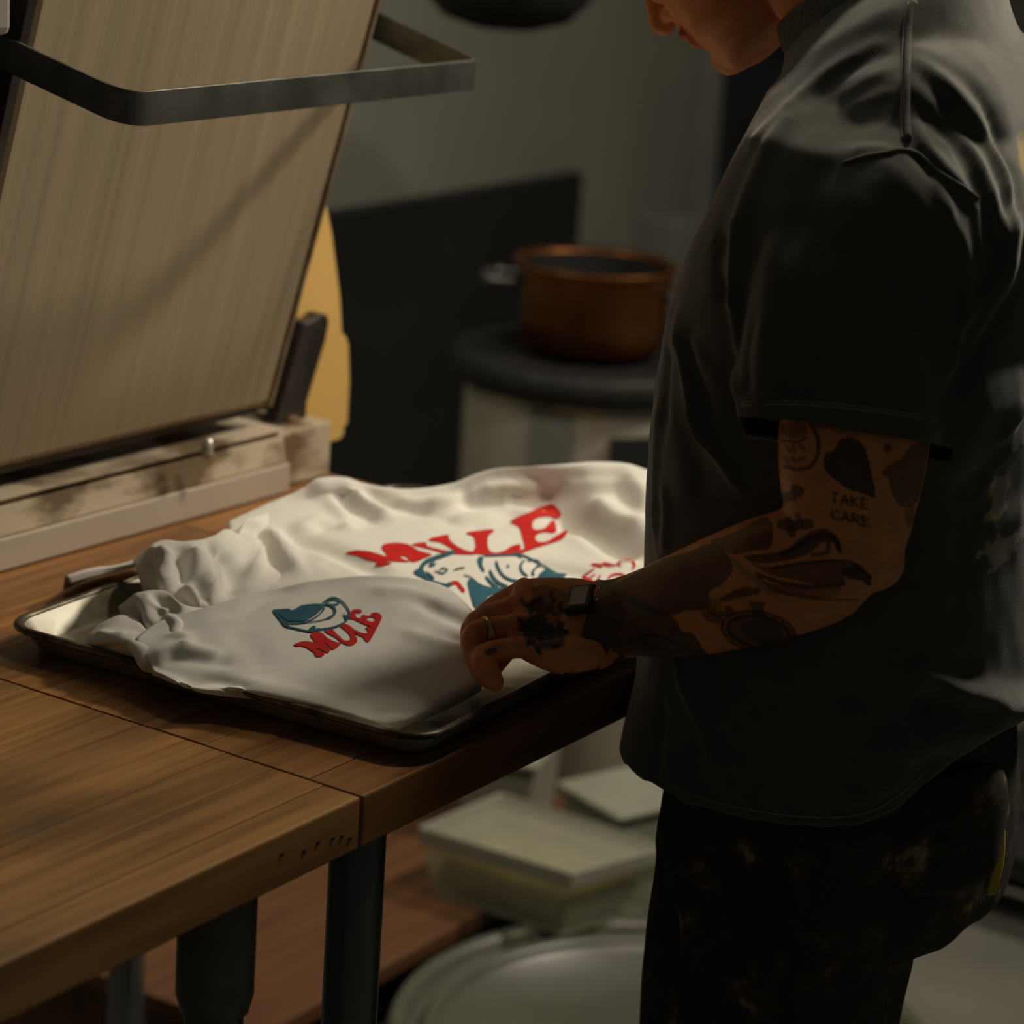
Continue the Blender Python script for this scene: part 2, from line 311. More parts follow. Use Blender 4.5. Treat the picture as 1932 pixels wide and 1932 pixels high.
# ------------------------------------------------------------------ work tables: butcher block staves on steel legs
def table(name, x0, x1, y0, y1, mat, widths, leglist, label, front_w):
    t = empty(name, ((x0+x1)/2, (y0+y1)/2, 0)); tag(t, label, 'table')
    y = y0; k = 0
    ws = [front_w]+widths
    while y < y1-.005:
        wd = min(ws[k % len(ws)] if k < len(ws) else random.uniform(.045, .085), y1-y)
        # each stave row is one or two lengths
        cuts = [x0, x1] if k == 0 or random.random() < .45 else [x0, x0+(x1-x0)*random.uniform(.3, .7), x1]
        for a, b in zip(cuts[:-1], cuts[1:]):
            me = bpy.data.meshes.new('plank'); hx, hy = (b-a)/2-.0003, wd/2-.0003
            me.from_pydata(boxv(-hx, hx, -hy, hy, -.0225, .0225), [], BF); me.materials.append(mat)
            o = bpy.data.objects.new('plank', me); COL.objects.link(o); o.parent = t
            o.location = ((a+b)/2-t.location.x, y+wd/2-t.location.y, .8775-random.uniform(0, .0006)); mods(o, .0022 if k == 0 else .0007, 2)
        y += wd; k += 1
    for (lx, ly, r, collar) in leglist:
        V, f = lathe([(0, .02), (r, .02), (r, .855), (0, .855)], 28, (lx, ly, 0)); mods(mk('leg', V, f, M['legsteel'], t, True), .001)
        if collar:
            lathe_o('leg_socket', [(r, .735), (r+.004, .738), (r+.0075, .752), (r+.0075, .848), (r+.004, .855), (r, .855)], M['collar_iron'], t, 28, (lx, ly, 0))
        lathe_o('foot', [(0, 0), (r+.006, 0), (r+.006, .012), (r+.001, .024), (0, .024)], M['blackmetal'], t, 24, (lx, ly, 0))
    box('apron', (x0+.06, x1-.06, y0+.16, y0+.19, .80, .855), M['blackmetal'], t); box('apron', (x0+.06, x1-.06, y1-.19, y1-.16, .80, .855), M['blackmetal'], t)
    return t
table('work_table', -1.45, -.0012, 0, .95, M['wood'], [.052, .049, .06, .045, .058, .066], [(-.108, .055, .0235, True), (-.135, .86, .0235, True), (-1.3, .075, .0235, True), (-1.3, .86, .0235, True)],
      'butcher block work table with pale worn staves in the left foreground', .038)
table('work_table', .0012, .753, 0, .95, M['wood2'], [.06, .05, .055, .07], [(.052, .040, .0235, False), (.022, .88, .0235, False), (.722, .032, .0235, False), (.72, .88, .0235, False)],
      'dark oiled butcher block table under the sheet pan and dough sheeter', .055)

tl = bpy.data.objects['work_table']
for px, py in ((532, 1612), (574, 1606), (600, 1590), (628, 1582), (645, 1578), (660, 1582)):
    p = aty(px, py, 0.0); V, f = tubeV([p+np.array([0, -.0006, 0]), p+np.array([0, .004, 0])], [.0019, .0019], 10, 1); mk('nail_hole', V, f, M['blackmetal'], tl, True)
# ------------------------------------------------------------------ under the tables
# brown wooden platform
bp = empty('wooden_platform', (1.3, 1.1, 0)); tag(bp, 'low brown wooden platform on the floor under the tables', 'platform')
for k in range(4):
    box('plank', (.765, 1.70, .70+k*.2, .70+k*.2+.197, .125, .15), M['board'], bp, .003)
for x in (.82, 1.25, 1.64): box('bearer', (x-.04, x+.04, .72, 1.48, 0, .125), M['board'], bp)
# round white bin with ridged lid
def bin_(name, c, r, h, label, lab_lid=None):
    t = empty(name, (c[0], c[1], 0)); tag(t, label, 'bin')
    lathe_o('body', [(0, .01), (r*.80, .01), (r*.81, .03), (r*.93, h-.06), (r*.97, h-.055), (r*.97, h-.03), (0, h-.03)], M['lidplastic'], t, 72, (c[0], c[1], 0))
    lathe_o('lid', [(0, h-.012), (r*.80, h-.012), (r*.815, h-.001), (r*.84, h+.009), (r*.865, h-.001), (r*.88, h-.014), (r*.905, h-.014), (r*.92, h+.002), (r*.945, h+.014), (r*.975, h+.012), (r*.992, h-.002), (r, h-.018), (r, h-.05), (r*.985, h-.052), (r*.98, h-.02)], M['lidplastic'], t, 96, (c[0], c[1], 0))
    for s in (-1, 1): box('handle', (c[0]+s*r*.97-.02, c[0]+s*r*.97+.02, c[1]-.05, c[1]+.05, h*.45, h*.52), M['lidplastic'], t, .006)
    return t
lc = atz(1252, 1965, .14)
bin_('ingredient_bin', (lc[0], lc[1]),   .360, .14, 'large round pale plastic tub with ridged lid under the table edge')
lc2 = atz(520, 2010, .22)
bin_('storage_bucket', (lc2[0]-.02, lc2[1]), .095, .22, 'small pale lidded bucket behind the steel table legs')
# shallow clear container with dough on the platform
def clear_box():
    zt = .25; P = [atz(1078, 1652, zt), atz(792, 1564, zt), atz(945, 1500, zt), atz(1262, 1600, zt)]
    P = [p for p in P]; t = empty('storage_container', tuple((sum(P)/4)[:2])+(.15,)); tag(t, 'shallow cloudy clear container with yellow dough on the brown platform', 'container')
    c = sum(P)/4
    def rg(s, z): return [np.array([c[0]+(p[0]-c[0])*s, c[1]+(p[1]-c[1])*s, z]) for p in P]
    lo = rg(.86, .152); hi = rg(.97, zt-.012)
    V = lo+hi; mods(mk('body', V, [(3, 2, 1, 0)]+[(i, (i+1) % 4, 4+(i+1) % 4, 4+i) for i in range(4)], M['clear'], t), .012, 3, solid=.003)
    V = rg(1.0, zt-.014)+rg(1.0, zt); mods(mk('lid', V, BF, M['clear'], t), .005, 3)
    V = rg(.80, .156)+rg(.84, zt-.035); mods(mk('dough', V, BF, M['dough'], t), .02, 4)
    rim = rg(1.012, zt-.02); r2 = rg(1.012, zt+.004)
    V = rg(1.02, zt-.02)+rg(1.02, zt+.004)+rg(.965, zt+.004)+rg(.965, zt-.02)
    f = []
    for i in range(4):
        j = (i+1) % 4
        for a in range(4): b = (a+1) % 4; f.append((a*4+i, a*4+j, b*4+j, b*4+i))
    mods(mk('rim', V, f, M['whiteplastic'], t), .003)
clear_box()
def tub(name, c, sx, sy, h, z0, rz, label):
    t = empty(name, (c[0], c[1], z0), rz); tag(t, label, 'tub')
    V = [(-sx*.9, -sy*.9, 0), (sx*.9, -sy*.9, 0), (sx*.9, sy*.9, 0), (-sx*.9, sy*.9, 0), (-sx, -sy, h), (sx, -sy, h), (sx, sy, h), (-sx, sy, h)]
    mods(mk('body', V, BF, M['whiteplastic'], t, world=False), .012, 3)
    mods(mk('lid', boxv(-sx-.006, sx+.006, -sy-.006, sy+.006, h, h+.014), BF, M['whiteplastic'], t, world=False), .006, 3)
q = atz(995, 1478, .27); tub('plastic_tub', (q[0]+.09, q[1]+.09), .08, .06, .125, .15, .3, 'small pale plastic tub standing behind the clear container')
q = atz(1185, 1525, .27); tub('plastic_tub', (q[0]+.12, q[1]+.02), .13, .07, .105, .15, -.35, 'wide pale plastic tub beside the man\'s trousers, right of the clear container')
# low black floor pallet behind the man, added in place of floor shade
fp = empty('floor_shade_slats', (2.4, -.1, 0)); tag(fp, 'low black pallet for shade on the floor behind the man, at the right edge', 'stand_in')
for k in range(5): box('slat', (2.02+k*.17, 2.02+k*.17+.15, -.75, .45, .105, .13), M['blackpanel'], fp, .004)
for y in (-.7, -.15, .40): box('bearer', (2.02, 2.85, y-.04, y+.04, 0, .105), M['blackpanel'], fp, .004)

# ------------------------------------------------------------------ background
sp = tag(mk('splash_panel', boxv(2.2, 3.103, 1.765, 1.798, .05, .887), BF, M['blackpanel']), 'black splash panel on the grey wall behind the copper pot', 'panel'); mods(sp, .004)
ub = empty('utility_box', (3.45, 1.74, 0)); tag(ub, 'narrow grey metal box on the wall beside the dark door', 'box')
V0 = aty(1262, 600, 1.70); V1 = aty(1345, 405, 1.70)
box('body', (V0[0], V1[0], 1.70, 1.80, V0[2], V1[2]), M['greypaint'], ub, .006); box('cover', (V0[0]+.02, V1[0]-.02, 1.69, 1.70, V0[2]+.02, V1[2]-.02), M['greypaint'], ub, .003)
pc = atd(1115, 640, 4.2); px_, py_ = pc[0], pc[1]; zt = .80
st = empty('round_stove', (px_, py_, 0)); tag(st, 'round stainless steel stove drum with a black iron top', 'stove')
lathe_o('drum', [(0, .05), (.195, .05), (.2, .06), (.2, zt-.05), (.197, zt-.045), (0, zt-.045)], M['chrome'], st, 72, (px_, py_, 0))
lathe_o('top_plate', [(0, zt-.048), (.215, zt-.048), (.222, zt-.04), (.224, zt-.006), (.215, zt), (.15, zt), (.145, zt-.006), (0, zt-.006)], M['castiron'], st, 72, (px_, py_, 0))
for a in (0.5, 2.1, 3.7, 5.2): V, f = lathe([(0, 0), (.02, 0), (.02, .05), (0, .05)], 16, (px_+.15*cos(a), py_+.15*sin(a), 0)); mk('foot', V, f, M['blackmetal'], st, True)
def on_drum(ang, r, w_, z0, z1, name, mat, par, th=.012):
    n = 10; V = []
    for k in range(n+1):
        a = ang+w_*(k/n-.5)
        for rr in (r, r+th):
            for z in (z0, z1): V.append((px_+rr*cos(a), py_+rr*sin(a), z))
    f = []
    for k in range(n):
        b = k*4; f += [(b, b+4, b+5, b+1), (b+2, b+3, b+7, b+6), (b+1, b+5, b+7, b+3), (b, b+2, b+6, b+4)]
    f += [(0, 1, 3, 2), (n*4, n*4+2, n*4+3, n*4+1)]
    return mk(name, V, f, mat, par)
ca = math.atan2(CAM[1]-py_, CAM[0]-px_)
on_drum(ca+.52, .199, .62, .645, .705, 'control_panel', M['blackpanel'], st)
on_drum(ca-.26, .199, .36, .08, .742, 'dark_reflection', M['greypaint'], st, .003)  # grey strip drawn as a dark reflection in the steel
pt = empty('copper_pot', (px_, py_, zt)); tag(pt, 'copper pot with a side handle on the round stove', 'pot')
lathe_o('dark_inside', [(.1195, .139), (.1155, .06), (.107, .019), (0, .0145)], M['castiron'], pt, 64, (px_, py_, zt))  # dark sheet just inside the copper wall
lathe_o('body', [(0, .002), (.098, .002), (.112, .012), (.120, .05), (.124, .125), (.131, .138), (.133, .143), (.130, .146), (.121, .140), (.116, .06), (.108, .018), (0, .014)], M['copper'], pt, 64, (px_, py_, zt))
for s, a in ((1, ca+1.45), (-1, ca-1.7)):
    e = np.array([cos(a), sin(a), 0]); tt = np.array([-sin(a), cos(a), 0]); b0 = np.array([px_, py_, zt+.108])
    V, f = tubeV([b0+e*.118-tt*.045, b0+e*.165-tt*.04, b0+e*.178, b0+e*.165+tt*.04, b0+e*.118+tt*.045], [.007]*5, 12, 6); mk('handle', V, f, M['guard'], pt, True)
# black round pan hanging from the ceiling rack
hp = atd(960, -48, 4.1)
hg = empty('hanging_pan', tuple(hp)); tag(hg, 'black round-bottomed pan hanging high in front of the grey wall', 'pan')
lathe_o('bowl', [(0, -.085), (.05, -.083), (.10, -.068), (.132, -.035), (.142, 0), (.146, .012), (.14, .012), (.128, -.03), (.095, -.06), (0, -.076)], M['castiron'], hg, 64, tuple(hp))
for k in range(3):
    a = k*2.094+.4; V, f = tubeV([hp+np.array([.14*cos(a), .14*sin(a), .01]), hp+np.array([.07*cos(a), .07*sin(a), .4]), hp+np.array([0, 0, .8])], [.003]*3, 8, 3); mk('chain', V, f, M['blackmetal'], hg, True)
V, f = tubeV([hp+np.array([0, 0, .8]), hp+np.array([0, 0, 3.0-hp[2]])], [.004, .004], 8, 2); mk('hook_rod', V, f, M['blackmetal'], hg, True)

# ------------------------------------------------------------------ dough sheeter on the table
sh = empty('dough_sheeter', (.4, .78, .9)); tag(sh, 'bench dough sheeter with its conveyor bed folded upright at the back of the table', 'sheeter')
SY = -.0288
def sx_(x, y): return y + (x-.4)*math.tan(SY)      # sheeter is turned a hair from the table edge
def sbox(name, b, mat, par=sh, bev=.003):
    x0, x1, y0, y1, z0, z1 = b
    P = [(x0, sx_(x0, y0), z0), (x1, sx_(x1, y0), z0), (x1, sx_(x1, y1), z0), (x0, sx_(x0, y1), z0), (x0, sx_(x0, y0), z1), (x1, sx_(x1, y0), z1), (x1, sx_(x1, y1), z1), (x0, sx_(x0, y1), z1)]
    return hexa(name, P, mat, par, bev)
# base trough (front lip, floured face, ledge)
def prism(name, prof, x0, x1, mat, par=sh, bev=.002, n=2):
    V = []; k = len(prof)
    xs = np.linspace(x0, x1, n)
    for x in xs: V += [(x, sx_(x, y), z) for y, z in prof]
    f = [tuple(range(k))[::-1], tuple(range(k*(n-1), k*n))]+[(i*k+j, i*k+(j+1) % k, (i+1)*k+(j+1) % k, (i+1)*k+j) for i in range(n-1) for j in range(k)]
    return mods(mk(name, V, f, mat, par), bev)
prism('base_skirt', [(.606, .9005), (.606, .934), (.70, .934), (.70, .9005)], -.12, .655, M['flour2'])
prism('floured_rail', [(.609, .9345), (.616, .963), (.622, .970), (.70, .970), (.70, .9345)], -.12, .653, M['flour'])
prism('top_ledge', [(.6125, .9705), (.6125, .9735), (.70, .9735), (.70, .9705)], -.12, .650, M['flour'], bev=.0008)
sbox('end_block', (.657, .745, .622, .92, .9005, .965), M['flour'])
sbox('machine_body', (-.05, .64, .735, .98, .974, 1.78), M['blackmetal'], bev=.02)
sbox('side_frame', (.655, .705, .70, .95, .966, 1.55), M['guard'], bev=.006)
sbox('side_frame', (-.10, -.055, .655, .95, .975, 1.78), M['blackmetal'], bev=.006)
V, f = tubeV([(-.06, sx_(-.06, .80), .985), (.65, sx_(.65, .80), .985)], [.0, .0], 8, 1)
rl = mk('roller', *tubeV([(-.04, sx_(-.04, .712), .995), (.64, sx_(.64, .712), .995)], [.018, .018], 24, 2), M['blackmetal'], sh, True)
sc = atz(392, 835, .99); lathe_o('adjusting_knob', [(0, 0), (.006, 0), (.0065, .004), (.005, .02), (0, .021)], M['chrome'], sh, 16, (sc[0], sc[1], .974))
# yellow moulded end cover
def yellow():
    y = .68; pts = [(566, 842), (600, 842), (640, 832), (650, 822), (651, 806), (657, 802), (661, 720), (659, 650), (655, 636), (647, 630), (643, 560), (628, 440), (600, 300), (560, 250), (556, 500)]
    A = [aty(px, py, sx_(.8, y)) for px, py in pts]; n = len(A); V = A+[a+np.array([0, .16, 0]) for a in A]
    f = [tuple(range(n))[::-1], tuple(range(n, 2*n))]+[(i, (i+1) % n, n+(i+1) % n, n+i) for i in range(n)]
    o = mk('end_cover', V, f, M['yellow'], sh); bm = bmesh.new(); bm.from_mesh(o.data); bmesh.ops.recalc_face_normals(bm, faces=bm.faces); bm.to_mesh(o.data); bm.free()
    mods(o, .006, 3, angle=25)
yellow()
# folded conveyor bed: leans out over the table, top held by the guard
TH = radians(15.2); UB = np.array([0, -sin(TH), cos(TH)]); NB = np.array([0, -cos(TH), -sin(TH)])
LR = aty(515, 768, sx_(.64, .622)); XD = np.array([cos(SY), sin(SY), 0])
def bedp(a, h, d=0): return LR - XD*a + UB*h - NB*d        # a leftwards, h up along bed, d thickness behind
def bbox(name, a0, a1, h0, h1, d0, d1, mat, par, bev=.003):
    return hexa(name, [bedp(a1, h0, d0), bedp(a0, h0, d0), bedp(a0, h0, d1), bedp(a1, h0, d1), bedp(a1, h1, d0), bedp(a0, h1, d0), bedp(a0, h1, d1), bedp(a1, h1, d1)], mat, par, bev)
bed = bbox('conveyor_bed', .004, .496, 0, .98, .002, .030, M['belt'], sh, .010)
bbox('bed_edge', 0, .004, .0, .98, .001, .034, M['edge'], bed, .001); bbox('bed_edge', .496, .508, .0, .98, -.001, .034, M['darkmetal'], bed, .001)
bbox('bed_frame', -.006, .02, .40, .96, .034, .062, M['darkmetal'], bed, .008)
bbox('bed_frame', .485, .53, .0, .98, .034, .075, M['blackmetal'], bed, .008)
hexa('bed_latch', [bedp(-.001, .165, .012), bedp(-.016, .185, .012), bedp(-.016, .185, .05), bedp(-.001, .165, .05), bedp(-.001, .36, .012), bedp(-.012, .34, .012), bedp(-.012, .34, .05), bedp(-.001, .36, .05)], M['blackmetal'], bed, .002)
bbox('end_roller_cover', .01, .50, -.012, .004, .010, .034, M['darkmetal'], bed, .004)
# dark hinge arm
def arm():
    y = sx_(.66, .648); pts = [(520, 800), (538, 742), (566, 640), (576, 610), (592, 604), (606, 592), (618, 594), (622, 606), (616, 640), (598, 700), (580, 760), (578, 800), (574, 850), (556, 860), (536, 850), (540, 812), (500, 806)]
    A = [aty(px, py, y) for px, py in pts]; n = len(A); V = A+[a+np.array([.004, .022, 0]) for a in A]
    f = [tuple(range(n))[::-1], tuple(range(n, 2*n))]+[(i, (i+1) % n, n+(i+1) % n, n+i) for i in range(n)]
    o = mk('hinge_arm', V, f, M['darkmetal'], sh); bm = bmesh.new(); bm.from_mesh(o.data); bmesh.ops.recalc_face_normals(bm, faces=bm.faces); bm.to_mesh(o.data); bm.free(); mods(o, .004, 3, angle=25)
    c = aty(552, 800, y-.004); V, f = tubeV([c+np.array([0, -.004, 0]), c+np.array([0, .006, 0])], [.010, .010], 20, 1); mk('hinge_bolt', V, f, M['rust'], sh, True)
arm()
# flat-bar guard
def guard():
    yF = .385; R = aty(900, 140, yF); L = aty(240, 208, yF)
    up = np.array([0, 0, 1.]); h = .0305
    Rb = R+np.array([.02, .30, .075]); Lb = L+np.array([-.01, .30, .072])
    path = []
    def corner(a, c, b, rad=.022, n=6):
        da = (a-c)/np.linalg.norm(a-c); db = (b-c)/np.linalg.norm(b-c); p, q = c+da*rad, c+db*rad
        return [(1-t)**2*p+2*t*(1-t)*c+t*t*q for t in np.linspace(0, 1, n)]
    path = [Lb]+corner(Lb, L, R, .03, 16)+corner(L, R, Rb, .012, 10)+[Rb]
    V = []
    for i, p in enumerate(path):
        T = (path[min(i+1, len(path)-1)]-path[max(i-1, 0)]); Nn = np.cross(T, up); Nn /= np.linalg.norm(Nn); th = .0025
        V += [p+Nn*th+up*h/2, p+Nn*th-up*h/2, p-Nn*th-up*h/2, p-Nn*th+up*h/2]
    n = len(path); f = [(i*4+a, i*4+(a+1) % 4, (i+1)*4+(a+1) % 4, (i+1)*4+a) for i in range(n-1) for a in range(4)]+[(3, 2, 1, 0), ((n-1)*4, (n-1)*4+1, (n-1)*4+2, (n-1)*4+3)]
    o = mk('guard_bar', V, f, M['guard'], sh); mods(o, .0007, 2, angle=50)
    return L, R, Lb, Rb
GL, GR, GLb, GRb = guard()
cb = aty(-22, 62, .50)+np.array([0, 0, .02])
ctl = hexa('control_box', [tuple(cb+np.array(v)) for v in boxv(-.055, .0, -.03, .05, -.02, .055)], M['greyplastic'], sh, .008)
lathe_o('stop_button', [(0, .10), (.012, .10), (.016, .108), (.016, .116), (.010, .122), (0, .123)], M['red'], ctl, 24, tuple(cb+np.array([-.018, .0, -.046])))
# ------------------------------------------------------------------ sheet pan
TN = np.array([.0763, -.0051, .9005]); TA = .058; E1 = np.array([cos(TA), sin(TA), 0]); E2 = np.array([-sin(TA), cos(TA), 0])
TL, TW = .66, .457
def rrect(inset, z, rad, n=8):
    x0, x1, y0, y1 = inset, TL-inset, inset, TW-inset; P = []
    for cx, cy, a0 in ((x1-rad, y0+rad, -90), (x1-rad, y1-rad, 0), (x0+rad, y1-rad, 90), (x0+rad, y0+rad, 180)):
        for k in range(n): a = radians(a0+90*k/(n-1)); P.append(TN+E1*(cx+rad*cos(a))+E2*(cy+rad*sin(a))+np.array([0, 0, z]))
    # add intermediate points along the straight sides
    out = []
    for i in range(len(P)):
        a, b = P[i], P[(i+1) % len(P)]; out.append(a); L = np.linalg.norm(b-a)
        if L > .1: out += [a+(b-a)*t for t in np.linspace(0, 1, 9)[1:-1]]
    return np.array(out)
pan = empty('sheet_pan', tuple(TN)); tag(pan, 'worn aluminium sheet pan holding the white printed shirts', 'tray')
prof = [(.030, .0006, .020), (.0225, .0012, .022), (.019, .004, .024), (.0085, .0225, .030), (.0065, .0245, .032)]
R = np.array([rrect(*p) for p in prof]); n, m = R.shape[:2]; V = R.reshape(-1, 3); c = R[0].mean(0)
V = np.vstack([V, c]); f = gridf(n, m, True)+[(n*m, (j+1) % m, j) for j in range(m)]
o = mk('pan_body', V, [q[::-1] for q in f], M['pan'], pan, True); mods(o, solid=.0011, off=0)
rimr = []
for k in range(13):
    a = radians(200-k*25); rimr.append(rrect(.0042+.0042*cos(a), .0232+.0036*sin(a), .034-.0042*cos(a)*.5))
R = np.array(rimr); n, m = R.shape[:2]; mk('rolled_rim', R.reshape(-1, 3), gridf(n, m, True), M['panrim'], pan, True)

# ------------------------------------------------------------------ shirts: draped sheets from control nets
def net(rows, su=8, sv=8, back=None):
    A = np.array([[atz(*q) if len(q) == 3 else TN*np.array([1, 1, 0])+E1*q[1]+E2*q[2]+np.array([0, 0, q[3]]) for q in r] for r in rows])
    if back is not None: A = np.concatenate([(A[0]+E1*back[0]+E2*back[1])[None]*np.array([1, 1, 0])+np.array([0, 0, back[2]]), A])
    A = cr(A, su); A = np.swapaxes(cr(np.swapaxes(A, 0, 1), sv), 0, 1); return A     # (rows, cols, 3)
class Sheet:
    def __init__(s, rows, su=8, sv=8, back=None):
        s.G = net(rows, su, sv, back); s.n, s.m = s.G.shape[:2]; s.V = s.G.reshape(-1, 3).copy(); s.F = gridf(s.n, s.m); s.Q = np.array(s.F)
        N_ = vnorm(s.V, s.Q)
        if N_[:, 2].mean() < 0: s.F = [q[::-1] for q in s.F]; s.Q = np.array(s.F)
    def tree(s): return BVHTree.FromPolygons([tuple(v) for v in s.V.tolist()], s.F)
    def hit(s, px, py, bvh):
        d = Vector(ray(px, py)).normalized(); h = bvh.ray_cast(Vector(CAM), d); return None if h[0] is None else (np.array(h[0]), np.array(h[1]))
    def folds(s, lst):
        b = s.tree(); N_ = vnorm(s.V, s.Q); D = np.zeros(len(s.V)); P2 = proj(s.V)
        for pts, amp, wd in lst:
            amp *= 1.25; L = []
            for px, py in pts:
                h = s.hit(px, py, b); L.append(h[0] if h else s.V[np.argmin(((P2-np.array([px, py]))**2).sum(1))])
            if len(L) > 2: L = cr(L, 4)
            d, fr = segdist(s.V, L); D += amp*np.exp(-(d/wd)**2)*np.clip(np.minimum(fr, 1-fr)*5+.35, 0, 1)
        s.V = s.V + N_*D[:, None]
    def wrinkle(s, amp, sc, seed): s.V = s.V + vnorm(s.V, s.Q)*(noise3(s.V, sc, seed)*amp)[:, None]
    def floor(s, z): s.V[:, 2] = np.maximum(s.V[:, 2], z)
    def build(s, name, mat, parent=None, th=.0014):
        o = mk(name, s.V, s.F, mat, parent, True); mods(o, solid=th, off=-1); return o
ZB = .9035
# --- rear shirt (big print)
A_rows = [
 [(430, 985, .955), (545, 937, .972), (650, 914, .983), (760, 926, .975), (850, 916, .980), (930, 890, .995), (1050, 882, 1.0), (1170, 878, 1.0), (1250, 905, .995), (1300, 950, .975)],
 [(432, 1003, .955), (547, 955, .969), (652, 935, .975), (760, 942, .972), (850, 935, .975), (935, 912, .985), (1050, 905, .990), (1165, 905, .993), (1250, 935, .988), (1300, 975, .970)],
 [(440, 1030, .950), (552, 985, .961), (655, 970, .963), (760, 972, .963), (850, 967, .964), (942, 950, .968), (1050, 945, .968), (1160, 950, .975), (1250, 980, .975), (1305, 1010, .962)],
 [(450, 1060, .945), (560, 1020, .955), (660, 1008, .957), (760, 1008, .957), (850, 1002, .957), (950, 993, .957), (1050, 993, .955), (1160, 1008, .960), (1250, 1035, .960), (1310, 1060, .950)],
 [(465, 1095, .940), (570, 1065, .949), (670, 1052, .951), (770, 1052, .950), (860, 1051, .950), (960, 1047, .949), (1060, 1050, .947), (1160, 1060, .948), (1250, 1085, .946), (1310, 1105, .940)],
 [(480, 1132, .934), (580, 1120, .940), (680, 1110, .941), (780, 1110, .940), (870, 1115, .940), (970, 1110, .938), (1070, 1112, .936), (1160, 1120, .934), (1250, 1145, .930), (1310, 1160, .926)],
 [(490, 1172, .925), (590, 1178, .928), (690, 1180, .928), (790, 1184, .928), (880, 1190, .926), (980, 1190, .922), (1075, 1195, .917), (1165, 1200, .913), (1240, 1205, .910), (1300, 1210, .908)],
]
SA = Sheet(A_rows, 14, 12, back=(.05, .012, .915))
SA.wrinkle(.0009, 7, 3)
SA.folds([([(505, 1000), (530, 1040), (570, 1080)], .006, .008), ([(470, 1010), (500, 1050), (520, 1090)], -.005, .010), ([(540, 1000), (580, 1050), (640, 1075)], -.004, .008), ([(620, 940), (640, 965), (660, 1000)], .004, .008), ([(760, 960), (820, 972), (860, 990)], -.0035, .008), ([(930, 955), (990, 965), (1040, 958)], .0035, .008),
          ([(575, 905), (650, 925), (700, 975)], .007, .012), ([(640, 930), (668, 960), (715, 985)], -.007, .010), ([(660, 930), (700, 955), (735, 975)], .006, .009),
          ([(680, 935), (740, 950), (820, 960)], -.006, .010), ([(740, 940), (800, 950), (880, 935)], .005, .009), ([(860, 935), (900, 950), (960, 945)], -.008, .012), ([(905, 925), (960, 920), (1010, 930)], .005, .010),
          ([(960, 930), (1010, 945), (1050, 930)], -.005, .010), ([(1040, 960), (1100, 985), (1160, 1030), (1200, 1055)], -.014, .020), ([(1120, 945), (1165, 985), (1225, 1000)], .010, .016), ([(1080, 1005), (1140, 1040), (1200, 1065)], .006, .014),
          ([(1000, 1060), (1070, 1075), (1110, 1085)], -.005, .011), ([(545, 1015), (610, 1030), (680, 1060), (730, 1085)], -.008, .013), ([(560, 1000), (600, 985), (640, 990)], .004, .012), ([(520, 1010), (560, 1040), (620, 1070)], .006, .012),
          ([(600, 1000), (640, 985), (700, 990)], -.004, .009), ([(1180, 890), (1215, 930), (1225, 980)], .006, .012), ([(820, 975), (870, 980), (930, 968)], .0035, .009), ([(980, 900), (1040, 912), (1110, 900)], -.004, .010), ([(890, 1000), (940, 990), (980, 960)], -.003, .009)])
SA.floor(ZB)
# --- front shirt (small print)
B_rows = [
 [(300, 1172, .952), (400, 1142, .962), (500, 1112, .966), (600, 1094, .968), (700, 1086, .968), (790, 1092, .966), (850, 1112, .962), (905, 1165, .955)],
 [(285, 1182, .950), (398, 1158, .958), (500, 1130, .961), (600, 1113, .962), (700, 1106, .962), (790, 1113, .961), (858, 1138, .958), (920, 1190, .950)],
 [(268, 1195, .947), (395, 1180, .953), (500, 1163, .953), (600, 1152, .953), (700, 1148, .953), (790, 1157, .952), (862, 1178, .950), (930, 1215, .945)],
 [(255, 1210, .944), (390, 1215, .946), (500, 1212, .945), (600, 1208, .944), (700, 1207, .943), (790, 1215, .942), (865, 1228, .940), (935, 1248, .937)],
 [(268, 1232, .938), (385, 1252, .938), (500, 1264, .937), (600, 1270, .935), (700, 1275, .933), (790, 1280, .931), (865, 1280, .929), (930, 1280, .928)],
 [(282, 1252, .932), (380, 1285, .931), (495, 1308, .930), (600, 1328, .928), (690, 1342, .926), (765, 1348, .922), (840, 1322, .919), (910, 1296, .918)],
 [(288, 1266, .929), (378, 1299, .930), ('ab', .017, .170, .926), ('ab', .020, .118, .923), ('ab', .022, .064, .918), (765, 1368, .912), (842, 1334, .911), (908, 1302, .910)],
 [(286, 1274, .922), (376, 1306, .926), ('ab', .017, .165, .915), ('ab', .018, .114, .908), ('ab', .021, .060, .9065), (768, 1371, .9065), (846, 1337, .9065), (908, 1305, .9065)],
]
SB = Sheet(B_rows, 12, 14)
SB.wrinkle(.0007, 8, 5)
SB.folds([([(400, 1170), (520, 1152), (640, 1128)], .0018, .010), ([(410, 1165), (470, 1150), (520, 1120), (560, 1108)], -.003, .008), ([(790, 1130), (850, 1160), (910, 1185)], -.005, .011), ([(700, 1115), (780, 1120), (850, 1150)], .003, .010),
          ([(300, 1255), (330, 1240), (380, 1240), (440, 1250)], -.0035, .011), ([(290, 1245), (340, 1225), (420, 1240)], .004, .009), ([(340, 1290), (400, 1280), (470, 1300)], -.004, .008), ([(850, 1245), (890, 1240), (930, 1245)], .003, .009),
          ([(700, 1345), (740, 1335), (780, 1345)], -.003, .006), ([(760, 1190), (830, 1215), (900, 1225)], .0025, .010), ([(320, 1200), (345, 1200), (352, 1212), (345, 1225)], .003, .006), ([(840, 1200), (880, 1210), (920, 1222)], -.003, .007),
          ([(420, 1290), (520, 1300), (640, 1330)], .0025, .012), ([(450, 1190), (480, 1230), (500, 1260)], -.0015, .014)])
